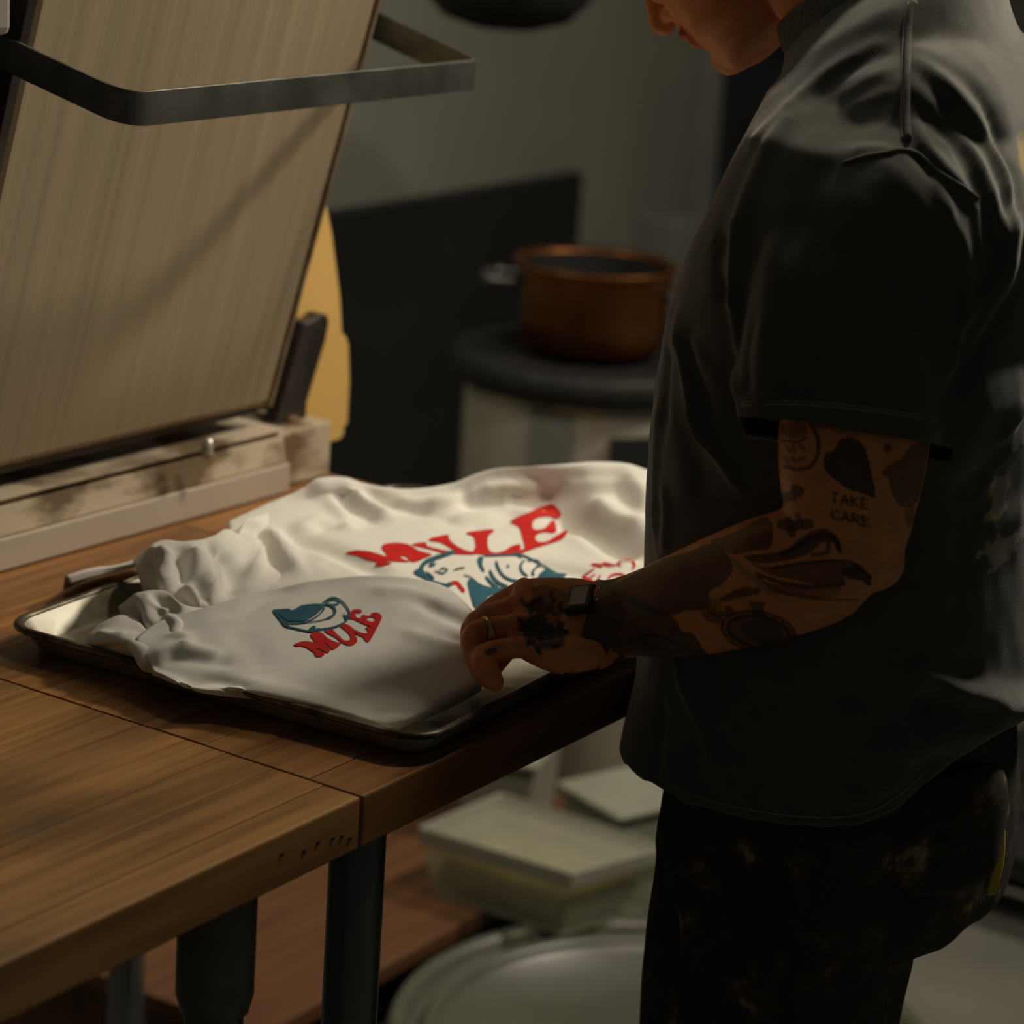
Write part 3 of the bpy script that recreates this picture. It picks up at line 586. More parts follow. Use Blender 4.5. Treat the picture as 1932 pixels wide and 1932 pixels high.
# --- sleeve lumps
S2 = Sheet([
 [(252, 1056, .952), (300, 1022, .968), (350, 1023, .970), (400, 1013, .970), (450, 985, .970), (570, 950, .955)],
 [(258, 1078, .948), (300, 1048, .967), (345, 1045, .968), (395, 1043, .965), (440, 1022, .965), (565, 985, .948)],
 [(266, 1104, .936), (300, 1086, .958), (340, 1085, .960), (385, 1083, .956), (430, 1068, .952), (560, 1030, .940)],
 [(276, 1128, .920), (305, 1124, .943), (340, 1122, .948), (375, 1122, .946), (415, 1108, .944), (555, 1070, .942)],
 [(286, 1142, .908), (312, 1150, .925), (345, 1154, .930), (380, 1148, .932), (425, 1140, .934), (550, 1105, .940)]], 16, 14, back=(.035, .008, .926))
S2.wrinkle(.0008, 10, 8)
S2.folds([([(415, 1045), (438, 1080), (430, 1120)], -.009, .011), ([(468, 1000), (490, 1040), (480, 1085)], .007, .008), ([(290, 1070), (310, 1100), (318, 1135)], .004, .005), ([(360, 1035), (366, 1070), (360, 1105)], .004, .006),
          ([(305, 1045), (320, 1070), (325, 1110)], .007, .009), ([(275, 1060), (290, 1090), (300, 1130)], -.006, .008), ([(335, 1040), (345, 1075), (335, 1115)], -.009, .009), ([(285, 1035), (310, 1050), (330, 1062)], .004, .006), ([(345, 1100), (365, 1130), (372, 1145)], .006, .006),
          ([(375, 1040), (385, 1085), (392, 1120)], .006, .010), ([(395, 1025), (402, 1050), (405, 1075)], -.003, .005), ([(330, 1120), (350, 1145), (365, 1150)], -.005, .006), ([(430, 985), (470, 990), (490, 1010), (505, 1040)], -.010, .009), ([(395, 1110), (410, 1085), (420, 1060)], .004, .008), ([(360, 1090), (385, 1125), (400, 1130)], -.005, .007)])
S2.floor(ZB)
S1 = Sheet([
 [(222, 1146, .938), (262, 1119, .953), (312, 1115, .957), (348, 1142, .957), (405, 1150, .948)],
 [(228, 1150, .940), (268, 1132, .953), (315, 1136, .956), (345, 1156, .956), (398, 1166, .944)],
 [(240, 1164, .937), (275, 1156, .948), (312, 1162, .951), (338, 1176, .952), (385, 1190, .940)],
 [(254, 1185, .928), (280, 1184, .940), (308, 1190, .945), (330, 1198, .947), (368, 1210, .936)],
 [(262, 1194, .918), (284, 1198, .932), (308, 1205, .940), (330, 1212, .943), (362, 1222, .932)]], 12, 12, back=(.02, .012, .925))
S1.wrinkle(.0006, 11, 9)
S1.folds([([(275, 1120), (290, 1140), (320, 1150)], .0025, .004), ([(300, 1130), (325, 1150), (345, 1170)], -.0025, .005), ([(255, 1125), (275, 1150), (285, 1190)], .003, .006), ([(290, 1122), (300, 1150), (305, 1185)], -.002, .005), ([(315, 1165), (335, 1180), (330, 1205)], .004, .006), ([(250, 1140), (262, 1165), (268, 1190)], -.003, .005)])
S3 = Sheet([
 [(200, 1172, .934), (232, 1160, .940), (258, 1166, .940), (284, 1195, .940), (335, 1206, .933)],
 [(166, 1196, .928), (200, 1184, .939), (245, 1188, .943), (292, 1208, .943), (352, 1220, .932)],
 [(153, 1216, .918), (180, 1210, .934), (235, 1208, .941), (290, 1224, .941), (360, 1240, .928)],
 [(160, 1232, .910), (195, 1233, .922), (240, 1230, .932), (286, 1248, .932), (362, 1266, .920)],
 [(180, 1238, .9055), (215, 1248, .912), (252, 1256, .921), (288, 1270, .922), (356, 1296, .913)]], 12, 12, back=(.02, .015, .910))
S3.wrinkle(.0006, 11, 10)
S3.folds([([(185, 1195), (210, 1200), (240, 1195)], .003, .006), ([(180, 1225), (215, 1225), (255, 1240)], -.005, .007), ([(240, 1215), (262, 1235), (285, 1262)], .005, .007), ([(225, 1235), (245, 1250), (260, 1258)], -.003, .005)])
S3.floor(.9045)
# cuff that has slipped over the rim, hanging outside the pan
S4 = Sheet([
 [(118, 1112, .9025), (165, 1090, .9025), (215, 1078, .9025), (262, 1066, .9045), (300, 1056, .92)],
 [(121, 1092, .922), (170, 1074, .926), (222, 1066, .932), (262, 1052, .944), (300, 1040, .955)],
 [(124, 1086, .930), (175, 1074, .937), (228, 1066, .943), (266, 1056, .950), (305, 1046, .960)],
 [(133, 1100, .926), (180, 1086, .934), (230, 1074, .940), (270, 1064, .948), (308, 1056, .958)]], 8, 10)
S4.wrinkle(.0005, 12, 12)

shA = empty('printed_tshirt', tuple(SA.V.mean(0)*np.array([1, 1, 0])+np.array([0, 0, .903]))); tag(shA, 'white cotton T-shirt with the large MULE print, at the back of the pan', 'T-shirt')
shB = empty('printed_tshirt', tuple(SB.V.mean(0)*np.array([1, 1, 0])+np.array([0, 0, .903]))); tag(shB, 'white cotton T-shirt with the small blue cup and red MULE print, in front', 'T-shirt')
oA = SA.build('shirt_body', M['cotton'], shA); S2.build('sleeve', M['cotton'], shA); S4.build('sleeve_cuff', M['cotton'], shA)
oB = SB.build('shirt_body', M['cotton'], shB); S1.build('sleeve', M['cotton'], shB); S3.build('collar', M['cotton'], shB)

# --- prints: flat ink shapes laid on the cloth
def polymesh(polys, holes=(), step=4.0):
    VV = []; FF = []
    for pl in polys:
        pl = np.array(pl, float)
        # smooth outline
        q = []; n = len(pl)
        for i in range(n):
            p0, p1, p2, p3 = pl[i-1], pl[i], pl[(i+1) % n], pl[(i+2) % n]
            for t in (0, .33, .66): q.append(.5*((2*p1)+(-p0+p2)*t+(2*p0-5*p1+4*p2-p3)*t*t+(-p0+3*p1-3*p2+p3)*t**3))
        q = np.array(q); hs = [np.array(h, float) for h in holes if inpoly(np.array([np.mean(h, 0)]), pl)[0]]
        pts = [tuple(p) for p in q]; edges = [(i, (i+1) % len(q)) for i in range(len(q))]
        for h in hs:
            k = len(pts); pts += [tuple(p) for p in h]; edges += [(k+i, k+(i+1) % len(h)) for i in range(len(h))]
        x0, y0 = q.min(0); x1, y1 = q.max(0); gx, gy = np.meshgrid(np.arange(x0, x1, step), np.arange(y0, y1, step)); G = np.stack([gx.ravel(), gy.ravel()], 1); G = G[inpoly(G, q)]
        pts += [tuple(p) for p in G]
        v, e, f, _, _, _ = delaunay_2d_cdt([Vector(p) for p in pts], edges, [], 0, 1e-4)
        v = np.array([[a[0], a[1]] for a in v]); k = len(VV)
        for t in f:
            c = v[list(t)].mean(0)[None]
            if inpoly(c, q)[0] and not any(inpoly(c, h)[0] for h in hs): FF.append(tuple(i+k for i in t))
        VV += [tuple(p) for p in v]
    return VV, FF
def stroke(pts, w0):
    P = cr(np.array(pts, float), 5); T = np.gradient(P, axis=0); T /= np.linalg.norm(T, axis=1)[:, None]+1e-9; Nn = np.stack([-T[:, 1], T[:, 0]], 1)
    n = len(P); wd = w0*.5*np.clip(np.minimum(np.arange(n), n-1-np.arange(n))/3+.45, 0, 1)[:, None]
    return [tuple(p) for p in P+Nn*wd]+[tuple(p) for p in (P-Nn*wd)[::-1]]
def ink(name, sheet, polys, mat, parent, holes=(), off=.0009, strokes=()):
    b = sheet.tree(); V2, F2 = polymesh(polys, holes)
    for pts, wd in strokes:
        s = stroke(pts, wd); n = len(s)//2; k = len(V2); V2 += s; F2 += [(k+i, k+i+1, k+2*n-2-i, k+2*n-1-i) for i in range(n-1)]
    V3 = []; ok = []
    for px, py in V2:
        h = sheet.hit(px, py, b); ok.append(h is not None)
        if h is None: V3.append((0, 0, 0)); continue
        nn = h[1]*(1 if h[1]@Fv < 0 else -1); V3.append(h[0]+nn*off)
    F3 = [q for q in F2 if all(ok[i] for i in q)]; 
    V3 = np.array(V3); fz = []
    for q in F3:
        a = np.cross(V3[q[1]]-V3[q[0]], V3[q[2]]-V3[q[0]]); fz.append(q if a[2] >= 0 else q[::-1])
    used = sorted({i for q in fz for i in q}); mp = {i: k for k, i in enumerate(used)}
    return mk(name, V3[used], [tuple(mp[i] for i in q) for q in fz], mat, parent, True)
def zc(l, ox, oy, s): return [(ox+x*s, oy+y*s) for x, y in l]
s1 = lambda l: zc(l, 480, 1100, 280/1932)
Ms = s1([(513, 812), (575, 782), (660, 766), (745, 778), (795, 785), (760, 735), (735, 700), (740, 665), (800, 648), (860, 655), (900, 672), (915, 690), (960, 730), (1040, 770), (1100, 785), (1125, 800), (1100, 830), (1050, 865), (1015, 876), (985, 850), (960, 820), (930, 795), (910, 785), (930, 815), (965, 860), (985, 890), (965, 915), (935, 912), (890, 890), (840, 870), (800, 862), (830, 890), (880, 905), (915, 925), (905, 950), (860, 970), (815, 968), (790, 945), (785, 920), (740, 890), (680, 850), (610, 832), (545, 832)])
Us = s1([(925, 645), (925, 620), (1000, 605), (1020, 615), (1060, 660), (1110, 705), (1150, 745), (1195, 760), (1240, 750), (1255, 725), (1240, 680), (1190, 630), (1140, 590), (1115, 572), (1165, 545), (1205, 545), (1225, 565), (1245, 600), (1290, 650), (1320, 700), (1338, 750), (1325, 790), (1280, 815), (1220, 818), (1160, 795), (1110, 760), (1050, 715), (985, 680)])
Ls = s1([(1190, 570), (1225, 556), (1270, 590), (1330, 630), (1390, 655), (1440, 663), (1478, 655), (1475, 625), (1450, 590), (1465, 578), (1520, 590), (1560, 605), (1590, 610), (1540, 700), (1505, 760), (1475, 772), (1445, 755), (1420, 715), (1360, 690), (1290, 650), (1240, 620)])
Es = s1([(1245, 440), (1255, 385), (1290, 355), (1360, 352), (1400, 370), (1392, 395), (1385, 410), (1440, 430), (1500, 440), (1525, 435), (1515, 415), (1545, 395), (1600, 395), (1645, 420), (1660, 460), (1640, 510), (1600, 590), (1575, 612), (1545, 600), (1500, 570), (1420, 540), (1340, 500), (1290, 480), (1250, 480)])
h1 = s1([(1360+45*cos(a), 430+36*sin(a)) for a in np.linspace(0, 2*pi, 14, endpoint=False)]); h2 = s1([(1455, 478), (1490, 457), (1540, 452), (1575, 470), (1565, 505), (1520, 515), (1475, 500)])
for nm, pl in (('letter_m', Ms), ('letter_u', Us), ('letter_l', Ls), ('letter_e', Es)):
    ink(nm, SB, [pl], M['ink_red'], oB, holes=(h1, h2) if nm == 'letter_e' else ())
cupf = s1([(240, 358), (330, 352), (450, 345), (470, 362), (520, 350), (600, 305), (720, 285), (830, 280), (885, 295), (880, 340), (830, 400), (740, 460), (640, 500), (540, 510), (440, 500), (360, 450), (290, 400)])
tri = s1([(330, 470), (400, 520), (455, 545), (440, 585), (400, 580), (360, 530)]); tr2 = s1([(700, 625), (760, 570), (800, 580), (790, 605), (860, 600), (800, 640)]); tr3 = s1([(1145, 410), (1200, 430), (1235, 400), (1235, 460), (1190, 500), (1170, 445)])
st_ = [([(240, 360), (285, 420), (340, 490), (400, 575)], 22), ([(400, 575), (520, 600), (660, 632), (760, 642), (880, 612), (1010, 592), (1120, 552), (1200, 500), (1237, 430), (1212, 340), (1130, 245), (1040, 203), (960, 220), (890, 268)], 22),
       ([(270, 390), (330, 455), (420, 520), (520, 538), (640, 522), (760, 480), (860, 410), (905, 340), (890, 285)], 18), ([(540, 545), (680, 525), (830, 505), (950, 475)], 12), ([(930, 480), (1020, 440), (1052, 385), (1030, 325), (960, 290), (905, 290)], 30),
       ([(905, 285), (980, 240), (1050, 228), (1105, 255), (1085, 285), (1010, 292), (940, 300)], 16), ([(900, 640), (1010, 600), (1110, 570)], 12)]
ink('cup_drawing', SB, [cupf, tri, tr2, tr3], M['ink_blue'], oB, off=.0011, strokes=[(s1(p), wd*280/1932) for p, wd in st_])
s2 = lambda l: zc(l, 640, 930, 580/1932)
bM = s2([(38, 381), (110, 365), (200, 373), (300, 402), (268, 350), (285, 325), (365, 317), (440, 330), (500, 366), (582, 390), (540, 412), (480, 436), (446, 432), (420, 405), (385, 400), (400, 418), (440, 437), (330, 432), (260, 420), (300, 436), (330, 446), (260, 463), (228, 458), (240, 436), (180, 424), (110, 396)])
bU = s2([(455, 328), (545, 315), (552, 336), (620, 356), (690, 368), (745, 376), (700, 350), (640, 316), (568, 304), (575, 288), (620, 278), (684, 266), (694, 298), (740, 338), (800, 366), (852, 378), (850, 390), (760, 389), (660, 382), (560, 355)])
bL = s2([(798, 258), (830, 246), (960, 231), (968, 250), (938, 275), (932, 325), (945, 366), (985, 380), (1040, 365), (1080, 340), (1130, 326), (1142, 345), (1132, 370), (1130, 384), (1040, 390), (850, 386), (858, 340), (845, 280)])
bE = s2([(1080, 190), (1100, 165), (1200, 120), (1320, 72), (1360, 85), (1395, 130), (1385, 155), (1360, 165), (1320, 150), (1260, 155), (1220, 180), (1215, 220), (1240, 235), (1290, 225), (1320, 190), (1345, 175), (1358, 200), (1365, 245), (1340, 255), (1290, 250), (1245, 265), (1232, 290), (1250, 310), (1300, 310), (1370, 270), (1420, 240), (1434, 255), (1400, 295), (1300, 330), (1220, 355), (1130, 388), (1140, 360), (1165, 350), (1150, 280), (1130, 220)])
for nm, pl in (('letter_m', bM), ('letter_u', bU), ('letter_l', bL), ('letter_e', bE)): ink(nm, SA, [pl], M['ink_red'], oA)
red_st = [([(1440, 552), (1475, 566), (1515, 584)], 20), ([(1470, 562), (1495, 545)], 9),
          ([(1528, 530), (1562, 548), (1600, 566)], 24), ([(1532, 528), (1572, 502), (1606, 478)], 10), ([(1562, 546), (1590, 528), (1610, 516)], 9), ([(1598, 566), (1626, 548), (1642, 518)], 12),
          ([(1582, 452), (1620, 462), (1655, 472)], 9), ([(1590, 448), (1650, 455), (1715, 468)], 8), ([(1655, 440), (1700, 452), (1745, 462)], 9),
          ([(1752, 442), (1800, 428), (1838, 434), (1856, 456), (1844, 482)], 16), ([(1740, 448), (1775, 464)], 8),
          ([(1688, 546), (1712, 522), (1755, 513), (1795, 522)], 14), ([(1720, 552), (1756, 540), (1785, 546)], 8),
          ([(455, 598), (480, 610), (512, 640)], 26), ([(512, 642), (545, 622), (560, 600)], 18), ([(560, 625), (600, 612), (635, 606)], 14), ([(690, 585), (720, 568), (755, 572)], 24), ([(745, 570), (765, 600), (788, 625)], 24), ([(375, 580), (390, 592), (402, 602)], 14), ([(405, 572), (425, 570)], 10), ([(285, 552), (310, 562), (335, 565)], 10)]
for grp in (red_st[0:2], red_st[2:6], red_st[6:9], red_st[9:11], red_st[11:13], red_st[13:16], red_st[16:18]): ink('slogan_letter', SA, [], M['ink_red'], oA, strokes=[(s2(p), wd*580/1932) for p, wd in grp])
fill1 = s2([(808, 570), (822, 545), (850, 548), (880, 575), (940, 595), (1040, 600), (1160, 578), (1200, 600), (1160, 640), (1090, 655), (1030, 632), (970, 640), (930, 665), (945, 700), (900, 720), (855, 728), (828, 660)])
fill2 = s2([(1255, 520), (1300, 485), (1345, 492), (1375, 508), (1430, 515), (1405, 545), (1400, 570), (1340, 590), (1250, 560)]); fill3 = s2([(468, 500), (490, 485), (520, 490), (545, 525), (560, 550), (520, 535), (485, 520)]); fill4 = s2([(870, 420), (885, 405), (905, 415), (898, 455), (915, 500), (895, 490), (876, 455)])
blue_st = [([(725, 373), (660, 395), (600, 415), (545, 440), (515, 480), (535, 520), (575, 560), (620, 578), (672, 588), (705, 572)], 26), ([(600, 440), (570, 455), (580, 465), (610, 450)], 10), ([(545, 500), (590, 540), (560, 560)], 14), ([(600, 495), (650, 510), (680, 490), (655, 478), (630, 490)], 9),
           ([(720, 490), (760, 478), (790, 476)], 9), ([(985, 432), (1000, 480), (1030, 525), (1080, 552), (1145, 562)], 16), ([(905, 400), (1000, 396), (1090, 393), (1160, 400), (1225, 430), (1290, 465), (1330, 490)], 11), ([(1165, 425), (1140, 460), (1150, 500), (1185, 530)], 14), ([(1180, 432), (1230, 425), (1265, 440)], 9),
           ([(1270, 455), (1235, 475), (1215, 505), (1225, 525)], 14), ([(1060, 455), (1064, 475)], 14), ([(945, 490), (970, 540), (1010, 575), (1060, 595)], 20), ([(920, 530), (960, 575), (1000, 600)], 18), ([(830, 540), (860, 570), (900, 590)], 14), ([(780, 520), (815, 530), (845, 545)], 7), ([(1090, 395), (1110, 380), (1140, 395)], 8), ([(1120, 400), (1150, 415)], 8)]
ink('mule_drawing', SA, [fill1, fill2, fill3, fill4], M['ink_blue'], oA, off=.0012, strokes=[(s2(p), wd*580/1932) for p, wd in blue_st])
# ------------------------------------------------------------------ the man
CX = .475
def pxm(t): return t/FPX            # metres per pixel at depth t
# --- torso rings from the left contour of the body
def torso_ring(px, py, b, a, cx=CX):
    nrm = sqrt((b*Rv[0])**2+(a*Rv[1])**2); xt = cx-b*b*Rv[0]/nrm; P = atx(px, py, xt)
    return np.array([cx, P[1]+a*a*Rv[1]/nrm, P[2]]), b, a
tr_spec = [(q[0], q[1], q[2]+.006, q[3]+(.034 if q[1] > 300 else .014)) for q in [(1165, 1640, .20, .150), (1172, 1500, .203, .152), (1188, 1400, .203, .150), (1214, 1300, .202, .148), (1229, 1180, .200, .146), (1231, 1080, .198, .144), (1233, 960, .198, .142), (1240, 830, .200, .140), (1252, 720, .204, .138), (1276, 590, .208, .136), (1318, 470, .208, .130), (1375, 350, .200, .120), (1425, 250, .180, .104), (1462, 165, .140, .088)]]
TR = [torso_ring(*s) for s in tr_spec]
def body_ring(c, b, a, m=56, p=2.25): return ring(c, np.array([b, 0, 0]), np.array([0, a, 0]), m, p)
# neck axis
NK0 = TR[-1][0].copy(); 
NC = np.array([CX, -.150, 1.520]); NAX = np.array([0, .555, .832]); NBX = np.array([0, .832, -.555]); neckbase = NC-NAX*.03
# --- head frame
HP = radians(50); HUp = np.array([0, sin(HP), cos(HP)]); HF = np.array([0, cos(HP), -sin(HP)]); HX = np.array([1., 0, 0])
HYAW = radians(-4); rz = lambda v: np.array([v[0]*cos(HYAW)-v[1]*sin(HYAW), v[0]*sin(HYAW)+v[1]*cos(HYAW), v[2]])
HUp, HF, HX = rz(HUp), rz(HF), rz(HX)
chin = atx(1392, 112, CX-.004)
HO = chin - HF*.078 + HUp*.108     # head centre
def hp_(x, fwd, up): return HO + HX*x + HF*fwd + HUp*up
parts = []
# skull and face lofted along head-up axis: (up, fwd centre, half depth, half width)
hs = [(-.118, .050, .030, .030), (-.112, .042, .043, .042), (-.095, .030, .058, .054), (-.070, .020, .070, .062), (-.04, .010, .082, .068), (0, .000, .094, .073), (.04, -.004, .100, .076), (.075, -.008, .096, .073), (.10, -.012, .080, .060), (.117, -.014, .052, .040), (.123, -.014, .02, .016)]
hs = cr(np.array(hs), 3); parts.append(loft(np.array([ring(hp_(0, q[1], q[0]), HX*q[3], HF*q[2], 40, 2.2) for q in hs])))
# jaw, chin, lips, nose, cheeks, brow
parts.append(ellips(hp_(0, .083, -.101), HX*.020, HF*.016, HUp*.016)); 
for s in (-1, 1):
    parts.append(ellips(hp_(s*.040, .030, -.082), HX*.026, HF*.046, HUp*.024)); parts.append(ellips(hp_(s*.040, .062, -.025), HX*.024, HF*.024, HUp*.022)); parts.append(ellips(hp_(s*.03, .086, .028), HX*.028, HF*.010, HUp*.010))
    parts.append(ellips(hp_(s*.0115, .094, -.034), HX*.0085, HF*.011, HUp*.0085)); parts.append(ellips(hp_(s*.031, .083, .006), HX*.014, HF*.010, HUp*.0085))
    # ear
    e = hp_(s*.074, -.012, -.002); parts.append(ellips(e, HX*.010, HF*.019, HUp*.033)); parts.append(ellips(hp_(s*.073, -.002, -.026), HX*.008, HF*.010, HUp*.012))
parts.append(capsule([hp_(0, .088, .022), hp_(0, .101, -.006), hp_(0, .113, -.030)], [.009, .011, .0125])); parts.append(ellips(hp_(0, .088, -.048), HX*.024, HF*.012, HUp*.012))
parts.append(ellips(hp_(0, .096, -.059), HX*.023, HF*.0085, HUp*.0055)); parts.append(ellips(hp_(0, .0935, -.071), HX*.020, HF*.0090, HUp*.0060))
# neck
nk = cr(np.array([[*(NC-NAX*.10), .066], [*(NC-NAX*.02), .067], [*(NC*.5+hp_(0, -.03, -.05)*.5), .061], [*hp_(0, -.025, -.03), .062]]), 4)
parts.append(loft(np.array([ring(q[:3], np.array([q[3], 0, 0]), NBX*q[3]*1.02, 32) for q in nk])))
# torso under the shirt
parts.append(loft(np.array([body_ring(c+np.array([0, .012, 0]), b-.035, a-.04) for c, b, a in TR[2:-1]])))
# legs under the trousers
LL = [(1620, 1500, 2.24), (1590, 1640, 2.25), (1560, 1850, 2.26), (1550, 2150, 2.28)]
def leg_pts(side):
    x = CX-.095 if side < 0 else CX+.105; y0 = TR[0][0][1]-.005
    dy = 0 if side < 0 else .075
    return [np.array([x, y0, .93]), np.array([x, y0+dy*.4, .80]), np.array([x, y0+dy+.01, .50]), np.array([x, y0+dy-.01, .28]), np.array([x, y0+dy-.01, .08])]
for s in (-1, 1):
    P = leg_pts(s); parts.append(capsule(P, [.072, .074, .060, .050, .032], 28, 4)); a = P[-1]
    parts.append(capsule([a+np.array([0, -.03, -.03]), a+np.array([0, .08, -.035]), a+np.array([0, .15, -.045])], [.024, .026, .020], 20, 3))
# --- left arm
def arm_rings(spec, sub=4, m=36):
    S = cr(np.array(spec, float), sub); C = np.array([atd(q[0], q[1], q[2]) for q in S]); T = np.gradient(C, axis=0); T /= np.linalg.norm(T, axis=1)[:, None]; R_ = []
    for q, c, t in zip(S, C, T):
        A = np.cross(t, Fv); A /= np.linalg.norm(A); B = np.cross(A, t); h = q[3]*pxm(q[2]); R_.append(ring(c, A*h, B*h*q[4], m, 2.15))
    return loft(np.array(R_))
parts.append(arm_rings([(1655, 330, 2.14, 70, 1.0), (1648, 520, 2.10, 112, .80), (1625, 700, 2.082, 134, .80), (1613, 810, 2.078, 143, .80), (1606, 900, 2.08, 136, .82), (1606, 970, 2.085, 122, .85), (1616, 1030, 2.088, 104, .9), (1628, 1068, 2.09, 82, .92)]))
parts.append(arm_rings([(1652, 1052, 2.085, 62, 1.0), (1610, 1052, 2.085, 98, .95), (1550, 1062, 2.095, 116, .92), (1475, 1084, 2.11, 119, .92), (1400, 1107, 2.14, 114, .90), (1300, 1139, 2.18, 101, .86), (1220, 1157, 2.215, 83, .80), (1160, 1167, 2.24, 71, .74), (1110, 1172, 2.253, 67, .70)]))
parts.append(ellips(atd(1646, 1058, 2.085), Rv*62*pxm(2.085), Uv*60*pxm(2.085), Fv*.026))
# palm
WD = Uv*.86+Fv*.51
def palm_ring(px, py, t, half, thick):
    c = atd(px, py, t); ax = -Rv; B = np.cross(ax, WD); B /= np.linalg.norm(B); return ring(c, WD*(half*pxm(t)/.86), B*thick, 32, 2.5)
PR = [(1150, 1170, 2.243, 66, .022), (1120, 1175, 2.247, 72, .021), (1090, 1180, 2.25, 84, .020), (1050, 1180, 2.25, 86, .0185), (1015, 1174, 2.25, 80, .0165), (985, 1168, 2.25, 72, .0135), (968, 1165, 2.25, 62, .008)]
PRs = cr(np.array(PR), 3); parts.append(loft(np.array([palm_ring(*q) for q in PRs])))
parts.append(ellips(atd(1070, 1235, 2.215), Rv*.036, Uv*.016, Fv*.016)); parts.append(ellips(atd(1120, 1232, 2.225), Rv*.022, Uv*.015, Fv*.015))
fing = {
 'index': ([(1015, 1118, 2.285), (985, 1120, 2.284), (918, 1158, 2.278), (896, 1205, 2.272), (905, 1245, 2.265)], [.0120, .0118, .0105, .0092, .0078]),
 'middle': ([(1010, 1145, 2.262), (980, 1146, 2.262), (897, 1176, 2.252), (893, 1232, 2.244), (912, 1276, 2.240)], [.0120, .0118, .0108, .0094, .0080]),
 'ring': ([(1005, 1182, 2.240), (975, 1183, 2.239), (894, 1196, 2.224), (899, 1250, 2.216), (922, 1284, 2.214)], [.0118, .0112, .0106, .0092, .0080]),
 'pinky': ([(1000, 1222, 2.220), (972, 1222, 2.219), (911, 1236, 2.203), (924, 1270, 2.200), (934, 1287, 2.200)], [.0110, .0098, .0100, .0094, .0086]),
 'thumb': ([(1095, 1178, 2.285), (1040, 1172, 2.305), (985, 1190, 2.302), (940, 1240, 2.285), (922, 1272, 2.268)], [.016, .0145, .0125, .0112, .0088])}
for k, (P, r_) in fing.items(): parts.append(capsule([atd(*q) for q in P], r_, 20, 4))
for q, rr in (((988, 1106, 2.282), .0085), ((972, 1138, 2.254), .0088), ((968, 1176, 2.231), .0086), ((968, 1220, 2.211), .0078), ((897, 1170, 2.244), .0085), ((893, 1190, 2.217), .0083)): parts.append(ellips(atd(*q), Rv*rr, Uv*rr, Fv*rr))
# --- right arm, hanging relaxed on his far side
sR = np.array([CX+.175, TR[-3][0][1]-.01, TR[-3][0][2]+.01]); eR = np.array([CX+.255, TR[5][0][1]-.01, 1.12]); wR = np.array([CX+.285, TR[5][0][1]+.085, .895]); hR = np.array([CX+.29, TR[5][0][1]+.12, .81])
parts.append(capsule([sR, (sR+eR)/2+np.array([.015, -.01, 0]), eR, (eR+wR)/2, wR], [.060, .058, .047, .043, .031], 28, 4))
hd = (hR-wR)/np.linalg.norm(hR-wR); hs_ = np.cross(hd, [0, 0, 1]); hs_ /= np.linalg.norm(hs_)
parts.append(loft(np.array([ring(wR+hd*a, hs_*b, np.array([0, 0, c_]), 28, 2.4) for a, b, c_ in ((-.01, .028, .021), (.02, .033, .018), (.05, .040, .016), (.08, .040, .0135), (.092, .035, .009))])))
for k, (o_, ln) in enumerate(((-.031, .060), (-.011, .072), (.011, .068), (.030, .052))):
    a = wR+hd*.078+hs_*o_; parts.append(capsule([a, a+hd*ln*.45+np.array([0, 0, .004]), a+hd*ln*.8+np.array([0, 0, -.012]), a+hd*ln+np.array([0, 0, -.03])], [.0105, .0100, .0088, .0075], 16, 3))
a = wR+hd*.02-hs_*.03; parts.append(capsule([a, a+hd*.03-hs_*.022, a+hd*.058-hs_*.026+np.array([0, 0, -.012]), a+hd*.075-hs_*.02+np.array([0, 0, -.022])], [.014, .0125, .011, .0088], 16, 3))

BV, BQ = remesh(parts, .0026)
BV = relax(BV, BQ, 5, .5)
# refine the left arm so that the tattoos are crisp
pr_ = proj(BV); dep = (BV-CAM)@Fv
armv = (pr_[:, 0] > 850) & (pr_[:, 0] < 1800) & (pr_[:, 1] > 740) & (pr_[:, 1] < 1330) & (dep < 2.33) & ~((BV[:, 0] > CX-.21+.02) & (BV[:, 1] < TR[5][0][1]+.16) & (dep > 2.17))
bm = bmesh.new(); me = bpy.data.meshes.new('person'); me.from_pydata(BV.tolist(), [], BQ.tolist()); bm.from_mesh(me); bm.verts.ensure_lookup_table()
ed = [e for e in bm.edges if armv[e.verts[0].index] and armv[e.verts[1].index]]
bmesh.ops.subdivide_edges(bm, edges=ed, cuts=1, use_grid_fill=True, smooth=.0); bm.to_mesh(me); bm.free()
n = len(me.vertices); BV = np.empty(n*3); me.vertices.foreach_get('co', BV); BV = BV.reshape(-1, 3)
NN = np.empty(n*3); me.vertices.foreach_get('normal', NN); NN = NN.reshape(-1, 3)
pr_ = proj(BV); dep = (BV-CAM)@Fv
# skin colour with tattoos
skin = np.tile(np.array([.74, .285, .10]), (n, 1)); nz = noise3(BV, 9, 21); skin *= (1+.10*nz)[:, None]; skin[:, 1:] *= (1-.05*noise3(BV, 25, 22))[:, None]
red_ = ((pr_[:, 0] < 1010) & (pr_[:, 0] > 860) & (pr_[:, 1] > 1080) & (dep < 2.33)); skin[red_] *= np.array([.95, .80, .85])
face_ = BV[:, 2] > 1.40; skin[face_] *= np.array([1.0, .98, .98])
lipv = (np.abs((BV-HO)@HUp+.065) < .011) & (np.abs((BV-HO)@HX) < .026) & ((BV-HO)@HF > .088); skin[lipv] = skin[lipv]*np.array([.85, .6, .62])
eyev = None
vis = (NN@Fv < .12) & (dep < 2.34) & (pr_[:, 0] > 850) & (pr_[:, 0] < 1820) & (pr_[:, 1] < 1340) & (pr_[:, 1] > 740) & (BV[:, 2] < 1.4)
sel = np.where(vis)[0]
bvh = BVHTree.FromPolygons([tuple(v) for v in BV.tolist()], [tuple(p.vertices) for p in me.polygons])
